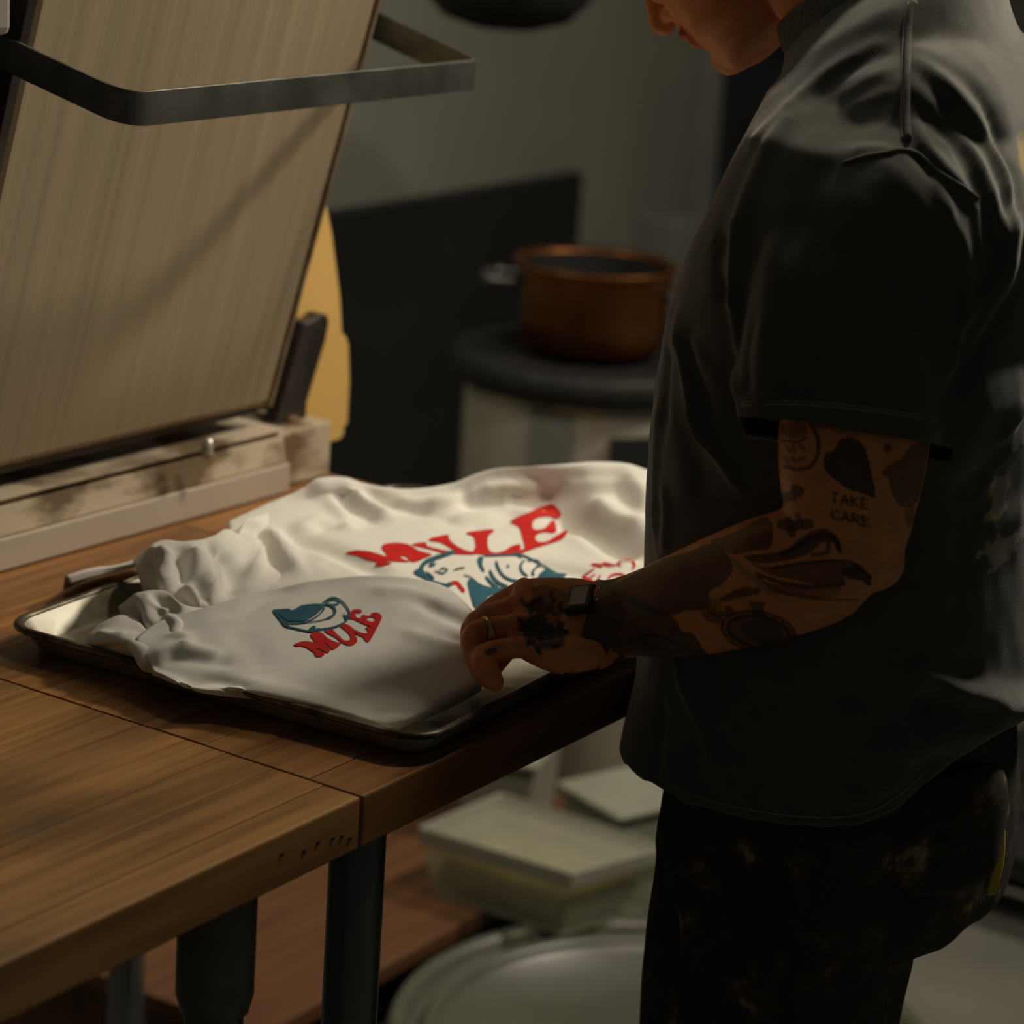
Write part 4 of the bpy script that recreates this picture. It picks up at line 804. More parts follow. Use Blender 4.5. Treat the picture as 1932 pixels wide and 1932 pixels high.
def surf(bv, px, py, far=.0):
    h = bv.ray_cast(Vector(CAM), Vector(ray(px, py)).normalized()); return None if h[0] is None else np.array(h[0])
D2 = toD(BV[sel])
def decal_poly(poly):
    L = [surf(bvh, *p) for p in poly]; L = [p for p in L if p is not None]; return toD(np.array(L)) if len(L) > 2 else None
def paint(mask_idx, col, a): skin[mask_idx] = skin[mask_idx]*(1-a)+np.array(col)*a
INK = (.020, .022, .019); TEAL = (.045, .062, .056)
def tat_fill(poly, col=INK, a=.85, smooth=True):
    q = np.array(poly, float)
    if smooth: q = cr(np.vstack([q, q[:1]]), 3)
    d = decal_poly(q)
    if d is None: return
    paint(sel[inpoly(D2, d)], col, a)
def tat_line(pts, wpx=5, col=INK, a=.8):
    L = [surf(bvh, *p) for p in cr(np.array(pts, float), 4)]; L = [p for p in L if p is not None]
    if len(L) < 2: return
    L = toD(np.array(L)); d, _ = segdist(D2, L); w_ = wpx*pxm(2.15)/2; m_ = d < w_*1.25; paint(sel[m_], col, a)
def tat_blob(c, rx, ry, col=INK, a=.7, rot=0): tat_fill([(c[0]+rx*cos(t)*cos(rot)-ry*sin(t)*sin(rot), c[1]+rx*cos(t)*sin(rot)+ry*sin(t)*cos(rot)) for t in np.linspace(0, 2*pi, 16, endpoint=False)], col, a, False)
za = lambda l: [(1130+x*670/1932, 750+y*670/1932) for x, y in l]
# upper arm: black heart, round badge, grey shading at the back, small lettering
tat_fill(za([(1220, 340), (1240, 300), (1280, 285), (1310, 235), (1360, 215), (1420, 240), (1455, 300), (1480, 400), (1505, 540), (1440, 525), (1360, 500), (1290, 450), (1235, 400)]), INK, .9)
tat_line(za([(1150, 140), (1190, 220), (1190, 310), (1150, 375), (1080, 390), (1010, 375)]), 6); tat_blob(za([(1060, 175)])[0], 26, 16, INK, .6); tat_line(za([(1000, 235), (1080, 240), (1130, 215)]), 4)
for q in ([(1020, 265), (1040, 290)], [(1060, 260), (1065, 290)], [(1090, 255), (1110, 280)], [(1050, 330), (1070, 350)], [(1090, 335), (1120, 330)], [(1010, 330), (1025, 350)]): tat_line(za(q), 6, INK, .6)
tat_fill(za([(1690, 270), (1790, 240), (1770, 400), (1740, 540), (1700, 590), (1640, 590), (1590, 520), (1580, 440), (1540, 420), (1570, 370), (1640, 330)]), (.06, .05, .035), .75); tat_fill(za([(1600, 450), (1630, 440), (1640, 500), (1625, 550), (1595, 520)]), (.24, .13, .06), .8); tat_fill(za([(1660, 600), (1715, 590), (1700, 700), (1668, 680)]), (.05, .045, .035), .6); tat_blob(za([(1570, 275)])[0], 9, 8, INK, .8)
tat_fill(za([(1150, 135), (1450, 160), (1780, 210), (1780, 245), (1480, 200), (1150, 160)]), (.10, .05, .03), .5)  # half-strength brown band just below the sleeve hem
FONT = {'T': [[(0, 0), (1, 0)], [(.5, 0), (.5, 1)]], 'A': [[(0, 1), (.5, 0)], [(.5, 0), (1, 1)], [(.2, .62), (.8, .62)]], 'K': [[(0, 0), (0, 1)], [(.9, 0), (.1, .55)], [(.1, .5), (1, 1)]], 'E': [[(0, 0), (0, 1)], [(0, 0), (.9, 0)], [(0, .5), (.7, .5)], [(0, 1), (.9, 1)]],
        'C': [[(1, .1), (.35, 0), (0, .5), (.35, 1), (1, .9)]], 'R': [[(0, 0), (0, 1)], [(0, 0), (.9, .1), (.8, .45), (0, .5)], [(.3, .5), (1, 1)]]}
for word, x0, y0 in (('TAKE', 1262, 512), ('CARE', 1266, 608)):
    for k, ch in enumerate(word):
        for sg in FONT[ch]: tat_line(za([(x0+k*56+a*40, y0+k*13+a*8+b*50) for a, b in sg]), 4.0, (.07, .035, .02), .75)
# skull-and-bone shapes by the crook of the elbow
tat_line(za([(900, 600), (960, 545), (1010, 545), (1060, 530), (1090, 510), (1070, 500)]), 14, (.05, .03, .02), .8); tat_line(za([(1000, 690), (1040, 700), (1090, 690), (1140, 690)]), 16, (.06, .035, .02), .8); tat_line(za([(1030, 670), (1050, 740)]), 12, (.06, .035, .02), .8); tat_line(za([(1080, 640), (1100, 700)]), 8, (.06, .035, .02), .7)
# feather / wing shapes along the forearm
tat_fill(za([(780, 860), (870, 850), (960, 840), (1030, 820), (1090, 770), (1160, 725), (1240, 715), (1300, 760), (1320, 820), (1300, 840), (1275, 790), (1240, 780), (1200, 800), (1150, 840), (1060, 880), (940, 900), (840, 900)]), (.055, .032, .017), .8); tat_line(za([(1000, 850), (1100, 800), (1200, 750), (1280, 770), (1310, 830)]), 7, INK, .85); tat_line(za([(1160, 860), (1240, 840), (1250, 790)]), 6, INK, .7)
tat_fill(za([(820, 900), (940, 920), (1060, 900), (1200, 890), (1320, 890), (1420, 920), (1480, 970), (1470, 1030), (1420, 990), (1340, 970), (1330, 1020), (1200, 1020), (1050, 990), (920, 960)]), (.075, .042, .022), .7); tat_fill(za([(1320, 930), (1400, 915), (1470, 960), (1480, 1030), (1430, 1000), (1350, 980)]), INK, .8); tat_line(za([(940, 930), (1080, 905), (1240, 890), (1380, 900), (1480, 980)]), 5)
tat_line(za([(860, 960), (1000, 1010), (1160, 1030), (1330, 1015)]), 6); tat_line(za([(860, 980), (1000, 1060), (1160, 1090), (1300, 1100), (1410, 1100)]), 5, INK, .6); tat_line(za([(620, 800), (720, 880), (860, 1000), (960, 1070)]), 9, (.30, .15, .07), .7)
tat_fill(za([(880, 1000), (1000, 1020), (1150, 1035), (1320, 1030), (1280, 1085), (1120, 1085), (960, 1060)]), (.09, .05, .027), .55)
tat_fill(za([(600, 780), (720, 740), (800, 700), (900, 650), (945, 690), (935, 800), (860, 830), (760, 850), (700, 840)]), (.055, .022, .012), .75); tat_fill(za([(800, 760), (935, 720), (935, 820), (840, 830)]), (.12, .022, .012), .6)
# dark shaded mass down the inner forearm
tat_fill(za([(100, 960), (300, 890), (480, 840), (620, 790), (700, 860), (730, 930), (680, 1010), (600, 1060), (610, 1130), (560, 1160), (470, 1160), (400, 1190), (300, 1180), (160, 1110), (80, 1040)]), (.040, .026, .016), .82)
tat_fill(za([(690, 1070), (790, 1030), (880, 1040), (860, 1070), (760, 1090), (690, 1110), (650, 1100)]), INK, .75); tat_line(za([(600, 1150), (650, 1180), (720, 1170), (700, 1150)]), 9, INK, .7); tat_blob(za([(630, 1130)])[0], 15, 14, (.26, .12, .05), .7)
# bottle-shaped tattoo and oval eye
tat_fill(za([(810, 1110), (905, 1115), (895, 1150), (880, 1190), (840, 1195), (830, 1150)]), TEAL, .75); tat_fill(za([(550, 1180), (590, 1160), (680, 1210), (670, 1240), (590, 1215)]), TEAL, .65)
tat_blob(za([(870, 1275)])[0], 66, 33, (.075, .058, .04), .75, .18); tat_blob(za([(885, 1270)])[0], 40, 22, (.045, .055, .048), .8, .18); tat_blob(za([(890, 1272)])[0], 14, 12, (.09, .075, .05), .8)
for rx, ry in ((70, 37), (58, 29)): tat_line([(za([(870, 1275)])[0][0]+rx*cos(t)*cos(.18)-ry*sin(t)*sin(.18), za([(870, 1275)])[0][1]+rx*cos(t)*sin(.18)+ry*sin(t)*cos(.18)) for t in np.linspace(0, 2*pi, 14)], 5, INK, .75)
# teal cloud near the wrist
tat_fill(za([(55, 1080), (90, 1050), (200, 1090), (320, 1150), (420, 1210), (450, 1270), (520, 1290), (560, 1360), (580, 1410), (300, 1415), (120, 1405), (60, 1350), (100, 1290), (70, 1200)]), (.040, .050, .046), .85); tat_line(za([(150, 1330), (230, 1300), (330, 1300), (420, 1340)]), 5, INK, .7); tat_line(za([(200, 1250), (260, 1340), (400, 1390)]), 5, INK, .7); tat_fill(za([(230, 1340), (330, 1320), (320, 1380), (250, 1380)]), INK, .5)
# leaf cluster on the back of the hand
zh = lambda l: [(860+x*360/1932, 1070+y*360/1932) for x, y in l]
tat_fill(zh([(760, 210), (900, 180), (1080, 230), (1160, 300), (1100, 420), (1060, 560), (1120, 700), (1090, 800), (980, 840), (860, 850), (760, 790), (700, 700), (650, 600), (660, 510), (740, 480), (700, 400), (780, 330)]), (.085, .045, .026), .55)
g = np.random.default_rng(4)
for k in range(46):
    a = g.random()*2*pi; c0 = (g.uniform(720, 1080), g.uniform(230, 800)); ln = g.uniform(50, 120); tat_line(zh([c0, (c0[0]+ln*.5*cos(a)-12, c0[1]+ln*.5*sin(a)), (c0[0]+ln*cos(a), c0[1]+ln*sin(a))]), g.uniform(4, 9), INK, .75)
for c0, rx in (((820, 380), 18), ((860, 640), 24), ((760, 570), 16), ((940, 700), 18)): tat_blob(zh([c0])[0], rx, rx*.7, INK, .7)
tat_fill(zh([(280, 870), (330, 820), (420, 810), (400, 860), (330, 900)]), (.05, .05, .035), .8)
# nails
ca_ = me.color_attributes.new('tint', 'FLOAT_COLOR', 'POINT'); ca_.data.foreach_set('color', np.hstack([np.clip(skin, .004, 1), np.ones((n, 1))]).astype(np.float32).ravel())
me.polygons.foreach_set('use_smooth', [True]*len(me.polygons)); me.update()
man = link('person', me, M['skin']); tag(man, 'person in charcoal T-shirt with tattooed arm leaning over the pan, gripping a white shirt', 'person')
# short hair cap (above the frame)
hr = []
for q in cr(np.array([(.135, -.014, .012, .012), (.131, -.014, .055, .044), (.112, -.014, .086, .066), (.08, -.016, .101, .079), (.045, -.022, .100, .080), (.0, -.042, .075, .077), (-.045, -.052, .052, .066)]), 4): hr.append(ring(hp_(0, q[1]-.004, q[0]), HX*q[3], HF*q[2], 40, 2.2))
V, f = loft(np.array(hr)); mk('hair', V, f, M['hair'], man, True)
for s in (-1, 1):
    V, f = ellips(hp_(s*.031, .0865, .004), HX*.0115, HF*.008, HUp*.0075); mk('eye', V, f, M['eyewhite'], man, True)
    V, f = capsule([hp_(s*.014, .098, .026), hp_(s*.032, .097, .031), hp_(s*.048, .085, .024)], [.0035, .0045, .003], 10, 3); mk('eyebrow', V, f, M['hair'], man, True)

# --- T-shirt
sp_ = []
TS = [(c, b, a) for c, b, a in TR]
rings = [body_ring(c, b, a) for c, b, a in TS]
# neck opening rings
rings.append(ring(NC-NAX*.030, np.array([.112, 0, 0]), NBX*.100, 56, 2.1)); rings.append(ring(NC-NAX*.008, np.array([.084, 0, 0]), NBX*.090, 56, 2.0)); rings.append(ring(NC+NAX*.006, np.array([.078, 0, 0]), NBX*.086, 56, 2.0))
neck_c, neck_z = rings[-1].mean(0), rings[-1].mean(0)[2]
sp_.append(loft(np.array(rings)))
# shoulders and trapezius
for s in (-1, 1):
    mx_ = lambda x: x if s < 0 else 2*CX-x
    sp_.append(capsule([np.array([mx_(CX-.03), -.195, 1.440]), np.array([mx_(CX-.075), -.215, 1.420]), np.array([mx_(.340), -.250, 1.360])], [.074, .068, .060], 28, 4))
sp_.append(capsule([np.array([CX-.10, -.235, 1.35]), np.array([CX+.10, -.235, 1.35])], [.108, .108], 28, 3)); sp_.append(capsule([np.array([CX-.07, -.225, 1.42]), np.array([CX+.07, -.225, 1.42])], [.088, .088], 28, 3))
sp_.append(capsule([np.array([CX-.09, -.245, 1.22]), np.array([CX+.09, -.245, 1.22])], [.110, .110], 28, 3))
# left sleeve: rings (px, py, t, half px, depth ratio)
SLV = [(1690, 262, 2.12, 105, .70), (1668, 350, 2.095, 165, .66), (1636, 470, 2.080, 199, .66), (1615, 590, 2.076, 204, .70), (1595, 700, 2.076, 198, .72), (1586, 770, 2.076, 194, .72), (1583, 840, 2.076, 193, .72)]
def slv_rings(spec, m=48):
    S = cr(np.array(spec, float), 5); out = []
    for q in S:
        c = atd(q[0], q[1], q[2]); A = Rv - Uv*.085; A /= np.linalg.norm(A); B = Fv*.97+Uv*.05; h = q[3]*pxm(q[2]); out.append(ring(c, A*h, B*h*q[4], m, 2.1))
    return np.array(out)
sp_.append(loft(slv_rings(SLV)))
# right sleeve
sp_.append(capsule([sR, (sR+eR)/2+np.array([.015, -.01, .02]), eR*.75+sR*.25], [.085, .092, .088], 28, 4))
KV, KQ = remesh(sp_, .0034)
KV = relax(KV, KQ, 8, .5)
def bvh_of(V, Q): return BVHTree.FromPolygons([tuple(v) for v in V.tolist()], Q.tolist())
kb = bvh_of(KV, KQ); KN = vnorm(KV, KQ)
if ((KV-KV.mean(0))*KN).sum(1).mean() < 0: KQ = KQ[:, ::-1]; KN = -KN
zs = lambda l: [(1150+x*782/1777, y*782/1777) for x, y in l]
fold_list = []
def F_(pts, amp, wd): fold_list.append((pts, amp, wd))
# shoulder creases running from collar towards the seam
F_(zs([(760, 480), (860, 360), (1000, 260), (1220, 170)]), .0022, .007); F_(zs([(880, 420), (1000, 330), (1230, 220)]), -.0014, .006); F_(zs([(980, 420), (1100, 340), (1230, 280)]), .0014, .005); F_(zs([(1040, 640), (1140, 630), (1230, 650)]), .0015, .004)
F_(zs([(600, 640), (700, 520), (800, 420)]), .0025, .010); F_(zs([(840, 400), (960, 300), (1100, 230)]), .0012, .004); F_(zs([(1000, 470), (1120, 420), (1230, 380)]), .001, .005)
# chest folds and sleeve front edge
F_(zs([(550, 1050), (600, 820), (700, 600), (830, 450)]), .005, .012); F_(zs([(535, 1330), (545, 1080), (570, 920)]), .006, .007); F_(zs([(520, 1300), (490, 1200), (470, 1080), (480, 980)]), -.006, .010); F_(zs([(300, 1370), (360, 1480), (450, 1580), (560, 1650)]), .005, .009); F_(zs([(330, 1400), (420, 1540), (540, 1620)]), -.004, .010); F_(zs([(480, 1100), (520, 1240), (545, 1340)]), .004, .007)
F_(zs([(290, 1390), (320, 1540), (350, 1680), (400, 1830), (460, 1940)]), .007, .007); F_(zs([(320, 1420), (350, 1560), (390, 1680), (440, 1800)]), -.006, .009); F_(zs([(250, 1480), (240, 1650), (230, 1850)]), -.004, .009)
F_(za([(330, 0), (310, 300), (300, 600), (320, 850)]), .004, .009); F_(za([(520, 0), (580, 180), (680, 340), (800, 520)]), .008, .007); F_(za([(420, 0), (470, 200), (540, 420), (600, 560)]), -.005, .016); F_(za([(340, 480), (370, 620), (350, 850)]), .004, .008)
# sleeve vertical folds and hem side
F_(zs([(560, 1750), (560, 1500), (545, 1300)]), .004, .006); F_(zs([(600, 1700), (600, 1500), (640, 1350)]), -.003, .008); F_(zs([(660, 1650), (670, 1400), (700, 1150), (720, 950)]), .003, .014)
F_(zs([(1290, 480), (1360, 620), (1480, 760), (1580, 850)]), .0035, .006); F_(zs([(1300, 640), (1350, 700), (1400, 750)]), -.003, .006); F_(zs([(1420, 800), (1470, 950), (1520, 1060), (1530, 1250), (1500, 1390)]), .005, .007); F_(zs([(1450, 780), (1550, 880), (1580, 1000), (1560, 1200)]), -.004, .007); F_(zs([(1580, 850), (1590, 1000), (1570, 1180)]), .004, .006)
F_(zs([(1300, 350), (1420, 500), (1550, 650), (1640, 850), (1690, 1060), (1680, 1150)]), .0055, .007); F_(zs([(1310, 260), (1440, 360), (1600, 560), (1700, 760), (1740, 1000), (1700, 1200), (1560, 1450)]), .006, .008); F_(zs([(1340, 380), (1500, 620), (1600, 860), (1640, 1080)]), -.005, .010); F_(zs([(1460, 300), (1600, 470), (1720, 740), (1760, 1000)]), -.004, .010); F_(zs([(1700, 1130), (1600, 1280), (1500, 1400), (1440, 1640)]), .005, .007); F_(zs([(1710, 1250), (1590, 1500), (1460, 1680)]), -.005, .009)
F_(zs([(1430, 1330), (1470, 1480), (1440, 1620)]), .003, .007); F_(zs([(1300, 1400), (1320, 1600), (1350, 1700)]), .002, .010)
# lower torso folds sweeping to the hip
F_([(1560, 1290), (1660, 1330), (1760, 1310), (1860, 1260)], -.006, .020); F_([(1700, 1260), (1800, 1300), (1890, 1330), (1932, 1320)], .012, .012); F_([(1650, 1440), (1760, 1390), (1850, 1370), (1932, 1335)], .010, .014); F_([(1720, 1330), (1800, 1350), (1880, 1350)], -.009, .014); F_([(1275, 1255), (1310, 1330), (1340, 1400), (1350, 1480)], .005, .008); F_([(1250, 1320), (1240, 1400), (1230, 1470)], -.004, .010); F_([(1420, 1260), (1520, 1320), (1600, 1350)], .003, .014); F_([(1580, 1510), (1650, 1490), (1720, 1450)], .004, .010)
F_([(1880, 830), (1920, 780), (1932, 760)], .006, .008); F_([(1860, 1010), (1900, 980), (1932, 960)], .002, .012); F_([(1932, 820), (1880, 870), (1850, 930)], .006, .008)
facing = KN@Fv < .25
D = np.zeros(len(KV)); kdep = (KV-CAM)@Fv
for pts, amp, wd in fold_list:
    L = [surf(kb, *p) for p in pts]; L = [p for p in L if p is not None]
    if len(L) < 2: continue
    L = cr(L, 3) if len(L) > 2 else np.array(L); d, fr = segdist(KV, L); D += np.where(facing, amp*np.exp(-(d/wd)**2)*np.clip(np.minimum(fr, 1-fr)*5+.3, 0, 1), 0)
D += noise3(KV*np.array([1, 1, .6]), 5, 31)*.0018+noise3(KV, 16, 32, 2)*.0006
KV = KV + KN*D[:, None]
# cut the openings: hem, sleeve hem, neck
def ang(P): return np.arctan2(P[:, 1]-TS[3][0][1], P[:, 0]-CX)
hem_px = [(1226, 1482), (1300, 1520), (1400, 1547), (1500, 1562), (1620, 1560), (1690, 1532), (1745, 1480), (1800, 1440), (1870, 1390), (1930, 1342)]
hem3 = np.array([p for p in (surf(kb, *q) for q in hem_px) if p is not None]); ha = ang(hem3); order = np.argsort(ha); ha, hz = ha[order], hem3[order, 2]
ha = np.where(ha < 0, ha+2*pi, ha); order = np.argsort(ha); ha, hz = ha[order], hz[order]
va = ang(KV); va = np.where(va < 0, va+2*pi, va); hemz = np.interp(va, np.concatenate([[0, 1.2, 2.2], ha, [2*pi]]), np.concatenate([[.86, .835, .845], hz, [.90]]))
s0 = atd(1583, 815, 2.076); sdir = Uv+Rv*.075; sdir /= np.linalg.norm(sdir)
# sleeve hem plane limited to the sleeve volume
A_ = Rv-Uv*.085; A_ /= np.linalg.norm(A_); hS = 193*pxm(2.076)
loc = KV-s0; la = (loc@A_)/hS; lb = (loc@Fv)/(hS*.72); below = loc@(Uv+Rv*.085)
in_slv = (la**2+lb**2 < 1.30) & (below < .012) & (below > -.09)
nrm_down = KN@(-Uv) > .75
hemcurve = -.0015-.0050*la   # hem line sags towards the back
cut_slv = in_slv & (below < hemcurve) & (((KV-CAM)@Fv) < 2.076+hS*.72+.004)
tz = np.array([c[2] for c, b, a in TS]); oz = np.argsort(tz); ty_ = np.interp(KV[:, 2], tz[oz], np.array([c[1] for c, b, a in TS])[oz]); tb_ = np.interp(KV[:, 2], tz[oz], np.array([b for c, b, a in TS])[oz]); ta_ = np.interp(KV[:, 2], tz[oz], np.array([a for c, b, a in TS])[oz])
torso_d = np.abs((KV[:, 0]-CX)/tb_)**2.25+np.abs((KV[:, 1]-ty_)/ta_)**2.25; cut_slv &= torso_d > 1.13
cut_hem = (KV[:, 2] < hemz) & (KV[:, 2] < 1.0)
rim3 = rings[-1]; nv = NAX; cut_neck = ((KV-(neck_c))@nv > -.005) & (np.linalg.norm((KV-neck_c)[:, :2], axis=1) < .12)
lr = KV-(eR*.75+sR*.25); rdir = (eR-sR)/np.linalg.norm(eR-sR); cut_r = (lr@rdir > .02) & (np.linalg.norm(lr-np.outer(lr@rdir, rdir), axis=1) < .12) & (KV[:, 0] > CX+.19) & (lr@rdir < .12)
cut = cut_slv | cut_hem | cut_neck | cut_r
keep = ~(cut[KQ].any(1)); Q2 = KQ[keep]
# drop loose islands (inner caps): keep components larger than 2000 faces
used = np.unique(Q2); mp = -np.ones(len(KV), int); mp[used] = np.arange(len(used)); V2 = KV[used]; Q2 = mp[Q2]
# snap borders to the cutting lines by smoothing border loops
ee = np.concatenate([Q2[:, [0, 1]], Q2[:, [1, 2]], Q2[:, [2, 3]], Q2[:, [3, 0]]]); es = np.sort(ee, 1); uq, cnt = np.unique(es, axis=0, return_counts=True); be = uq[cnt == 1]; bvt = np.unique(be)
for it in range(10):
    S = np.zeros_like(V2); dg = np.bincount(be.ravel(), minlength=len(V2))
    for a in range(3): S[:, a] = np.bincount(be[:, 0], V2[be[:, 1], a], len(V2))+np.bincount(be[:, 1], V2[be[:, 0], a], len(V2))
    V2[bvt] = .5*V2[bvt]+.5*S[bvt]/dg[bvt][:, None]
n2 = len(V2); N2 = vnorm(V2, Q2); tint = np.tile(np.array([.084, .084, .071]), (n2, 1)); tint *= (1+.16*noise3(V2, 6, 41))[:, None]
# worn pale ridges of the garment-dyed cloth along seams; back print
kb2 = bvh_of(V2, Q2); sel2 = np.where(N2@Fv < .2)[0]; DD2 = toD(V2[sel2])
def tee_fill(poly, col, a=.8):
    L = [surf(kb2, *p) for p in cr(np.vstack([poly, poly[:1]]), 3)]; L = [p for p in L if p is not None]
    if len(L) > 2: i_ = sel2[inpoly(DD2, toD(np.array(L)))]; tint[i_] = tint[i_]*(1-a)+np.array(col)*a
zr = lambda l: [(1700+x*232/640, 750+y*232/640) for x, y in l]
CRM = (.42, .39, .30); YEL = (.42, .28, .04)
tee_fill(zr([(470, 440), (520, 405), (565, 410), (570, 450), (545, 500), (555, 560), (520, 620), (440, 640), (455, 600), (480, 560), (470, 500)]), CRM, .75); tee_fill(zr([(455, 480), (480, 490), (475, 510), (455, 505)]), YEL, .8); tee_fill(zr([(440, 610), (510, 600), (515, 630), (440, 640)]), YEL, .7)
tee_fill(zr([(505, 690), (525, 740), (560, 730), (610, 690), (640, 660), (640, 720), (600, 760), (612, 785), (580, 800), (570, 840), (530, 855), (510, 890), (440, 918), (480, 880), (460, 850), (440, 815), (410, 825), (385, 865), (400, 800), (440, 790), (430, 745), (480, 765)]), CRM, .75); tee_fill(zr([(400, 800), (430, 800), (400, 850)]), YEL, .6)
tee_fill([(1920, 255), (1932, 250), (1945, 330), (1925, 320)], YEL, .6)
# collar area embroidery on the chest
g = np.random.default_rng(9)
zt_ = zs
for k in range(30):
    c0 = (g.uniform(370, 520), 0); yy = 1170-(c0[0]-370)*1.6+g.uniform(-110, 50); tee_fill(zs([(c0[0], yy), (c0[0]+16, yy-6), (c0[0]+22, yy+18), (c0[0]+4, yy+24)]), (.17, .16, .115), .5)
me2 = bpy.data.meshes.new('tshirt'); me2.from_pydata(V2.tolist(), [], Q2.tolist()); ca2 = me2.color_attributes.new('tint', 'FLOAT_COLOR', 'POINT'); ca2.data.foreach_set('color', np.hstack([np.clip(tint, .004, 1), np.ones((n2, 1))]).astype(np.float32).ravel())
me2.polygons.foreach_set('use_smooth', [True]*len(me2.polygons)); me2.update()
tee = link('tshirt', me2, M['tee'], man); tee['label'] = 'faded charcoal cotton T-shirt'; mods(tee, solid=.002, off=-1)
# seams and hems as raised stitching
kb3 = bvh_of(V2, Q2)
def seam(name, pts, r_, mat, lift=.0004, sub=5, par=tee):
    L = []
    for p in cr(np.array(pts, float), sub):
        h = kb3.ray_cast(Vector(CAM), Vector(ray(*p)).normalized())
        if h[0] is not None:
            q = np.array(h[0]) - Fv*lift
            if not L or np.linalg.norm(q-L[-1]) > .0015: L.append(q)
    if len(L) > 2:
        L = np.array(L)
        for it in range(3): L[1:-1] = .25*L[:-2]+.5*L[1:-1]+.25*L[2:]
        V, f = tubeV(L, [r_]*len(L), 8, 1); return mk(name, V, f, mat, par, True)
M['teeseam'] = mottled('tee_seam_cotton', (.085, .083, .072), (.12, .117, .10), 220, .95, spec=.15)
seam('shoulder_seam', zs([(1305, 8), (1285, 60), (1278, 200), (1275, 330), (1272, 480), (1280, 600)]), .0032, M['teeseam']); seam('shoulder_stitching', zs([(1285, 10), (1265, 80), (1256, 220), (1255, 350), (1252, 480), (1255, 600)]), .0009, M['stitch'])
seam('armhole_seam', zs([(1000, 700), (1090, 670), (1180, 655), (1250, 640), (1330, 660), (1400, 730), (1500, 790), (1580, 850)]), .0016, M['teeseam'])
seam('sleeve_stitching', [(1398, 765), (1480, 762), (1580, 768), (1680, 780), (1770, 796)], .0010, M['stitch']); seam('sleeve_stitching', [(1399, 759), (1480, 756), (1580, 762), (1680, 774), (1772, 790)], .0008, M['stitch'])
seam('hem_stitching', [(1235, 1465), (1300, 1498), (1400, 1525), (1500, 1540), (1610, 1540), (1680, 1512), (1740, 1462)], .0009, M['stitch'])
# ribbed collar band around the neck
cb_ = []
for k, (dz, gr) in enumerate(((-.014, .05), (-.006, .035), (.006, .02), (.012, .0))):
    c_ = rings[-1].mean(0)+nv*dz; cb_.append(c_+(rings[-1]-rings[-1].mean(0))*(1+gr))
V = np.array(cb_); col_ = mk('collar', V.reshape(-1, 3), gridf(len(cb_), V.shape[1], True), M['teeseam'], tee, True); mods(col_, solid=.003, sub=1)

# --- trousers
tp = []
hip = TR[0][0]
prg = [(1.02, .160, .110), (.95, .172, .125), (.88, .178, .135), (.82, .185, .145), (.77, .188, .148), (.72, .184, .140)]
tp.append(loft(np.array([ring(np.array([CX, hip[1]-.012, z]), np.array([b, 0, 0]), np.array([0, a, 0]), 48, 2.4) for z, b, a in prg])))
for s in (-1, 1):
    P = leg_pts(s); P = [P[0]+np.array([0, 0, -.04]), P[1], np.array([P[1][0], P[1][1]+(.012 if s < 0 else .055), .66]), P[2], P[3], P[4]+np.array([0, 0, .0])]
    if s < 0: P = [p+np.array([0, -.012, 0]) for p in P]
    tp.append(loft(np.array([ring(p, np.array([b, 0, 0]), np.array([0, a, 0]), 40, 2.3) for p, b, a in zip(cr(P, 4), cr(np.array([.090, .095, .100, .098, .092, .088])[:, None], 4)[:, 0], cr(np.array([.115, .120, .118, .106, .098, .100])[:, None], 4)[:, 0])])))
PV, PQ = remesh(tp, .006); PV = relax(PV, PQ, 6, .5); PN = vnorm(PV, PQ)
if ((PV-PV.mean(0))*PN).sum(1).mean() < 0: PQ = PQ[:, ::-1]; PN = -PN
pb = bvh_of(PV, PQ); D = noise3(PV*np.array([1, 1, .5]), 7, 51)*.003
for pts, amp, wd in (([(1262, 1560), (1290, 1660), (1310, 1780), (1345, 1932)], .008, .010), ([(1500, 1570), (1500, 1680), (1505, 1770), (1560, 1850)], .003, .005), ([(1560, 1850), (1610, 1850), (1650, 1790)], .004, .006), ([(1330, 1620), (1400, 1680), (1450, 1780)], .004, .018), ([(1650, 1700), (1700, 1780), (1740, 1900)], .005, .02)):
    L = [surf(pb, *p) for p in pts]; L = [p for p in L if p is not None]
    if len(L) > 1: d, fr = segdist(PV, cr(L, 3)); D += np.where(PN@Fv < .2, amp*np.exp(-(d/wd)**2), 0)
PV = PV+PN*D[:, None]; keepf = PV[PQ].mean(1)[:, 2] < 1.0; 
tro = mk('trousers', PV, PQ[keepf].tolist(), M['denim'], man, True); tro['label'] = 'dark flour-stained work trousers'
pb = bvh_of(PV, PQ)
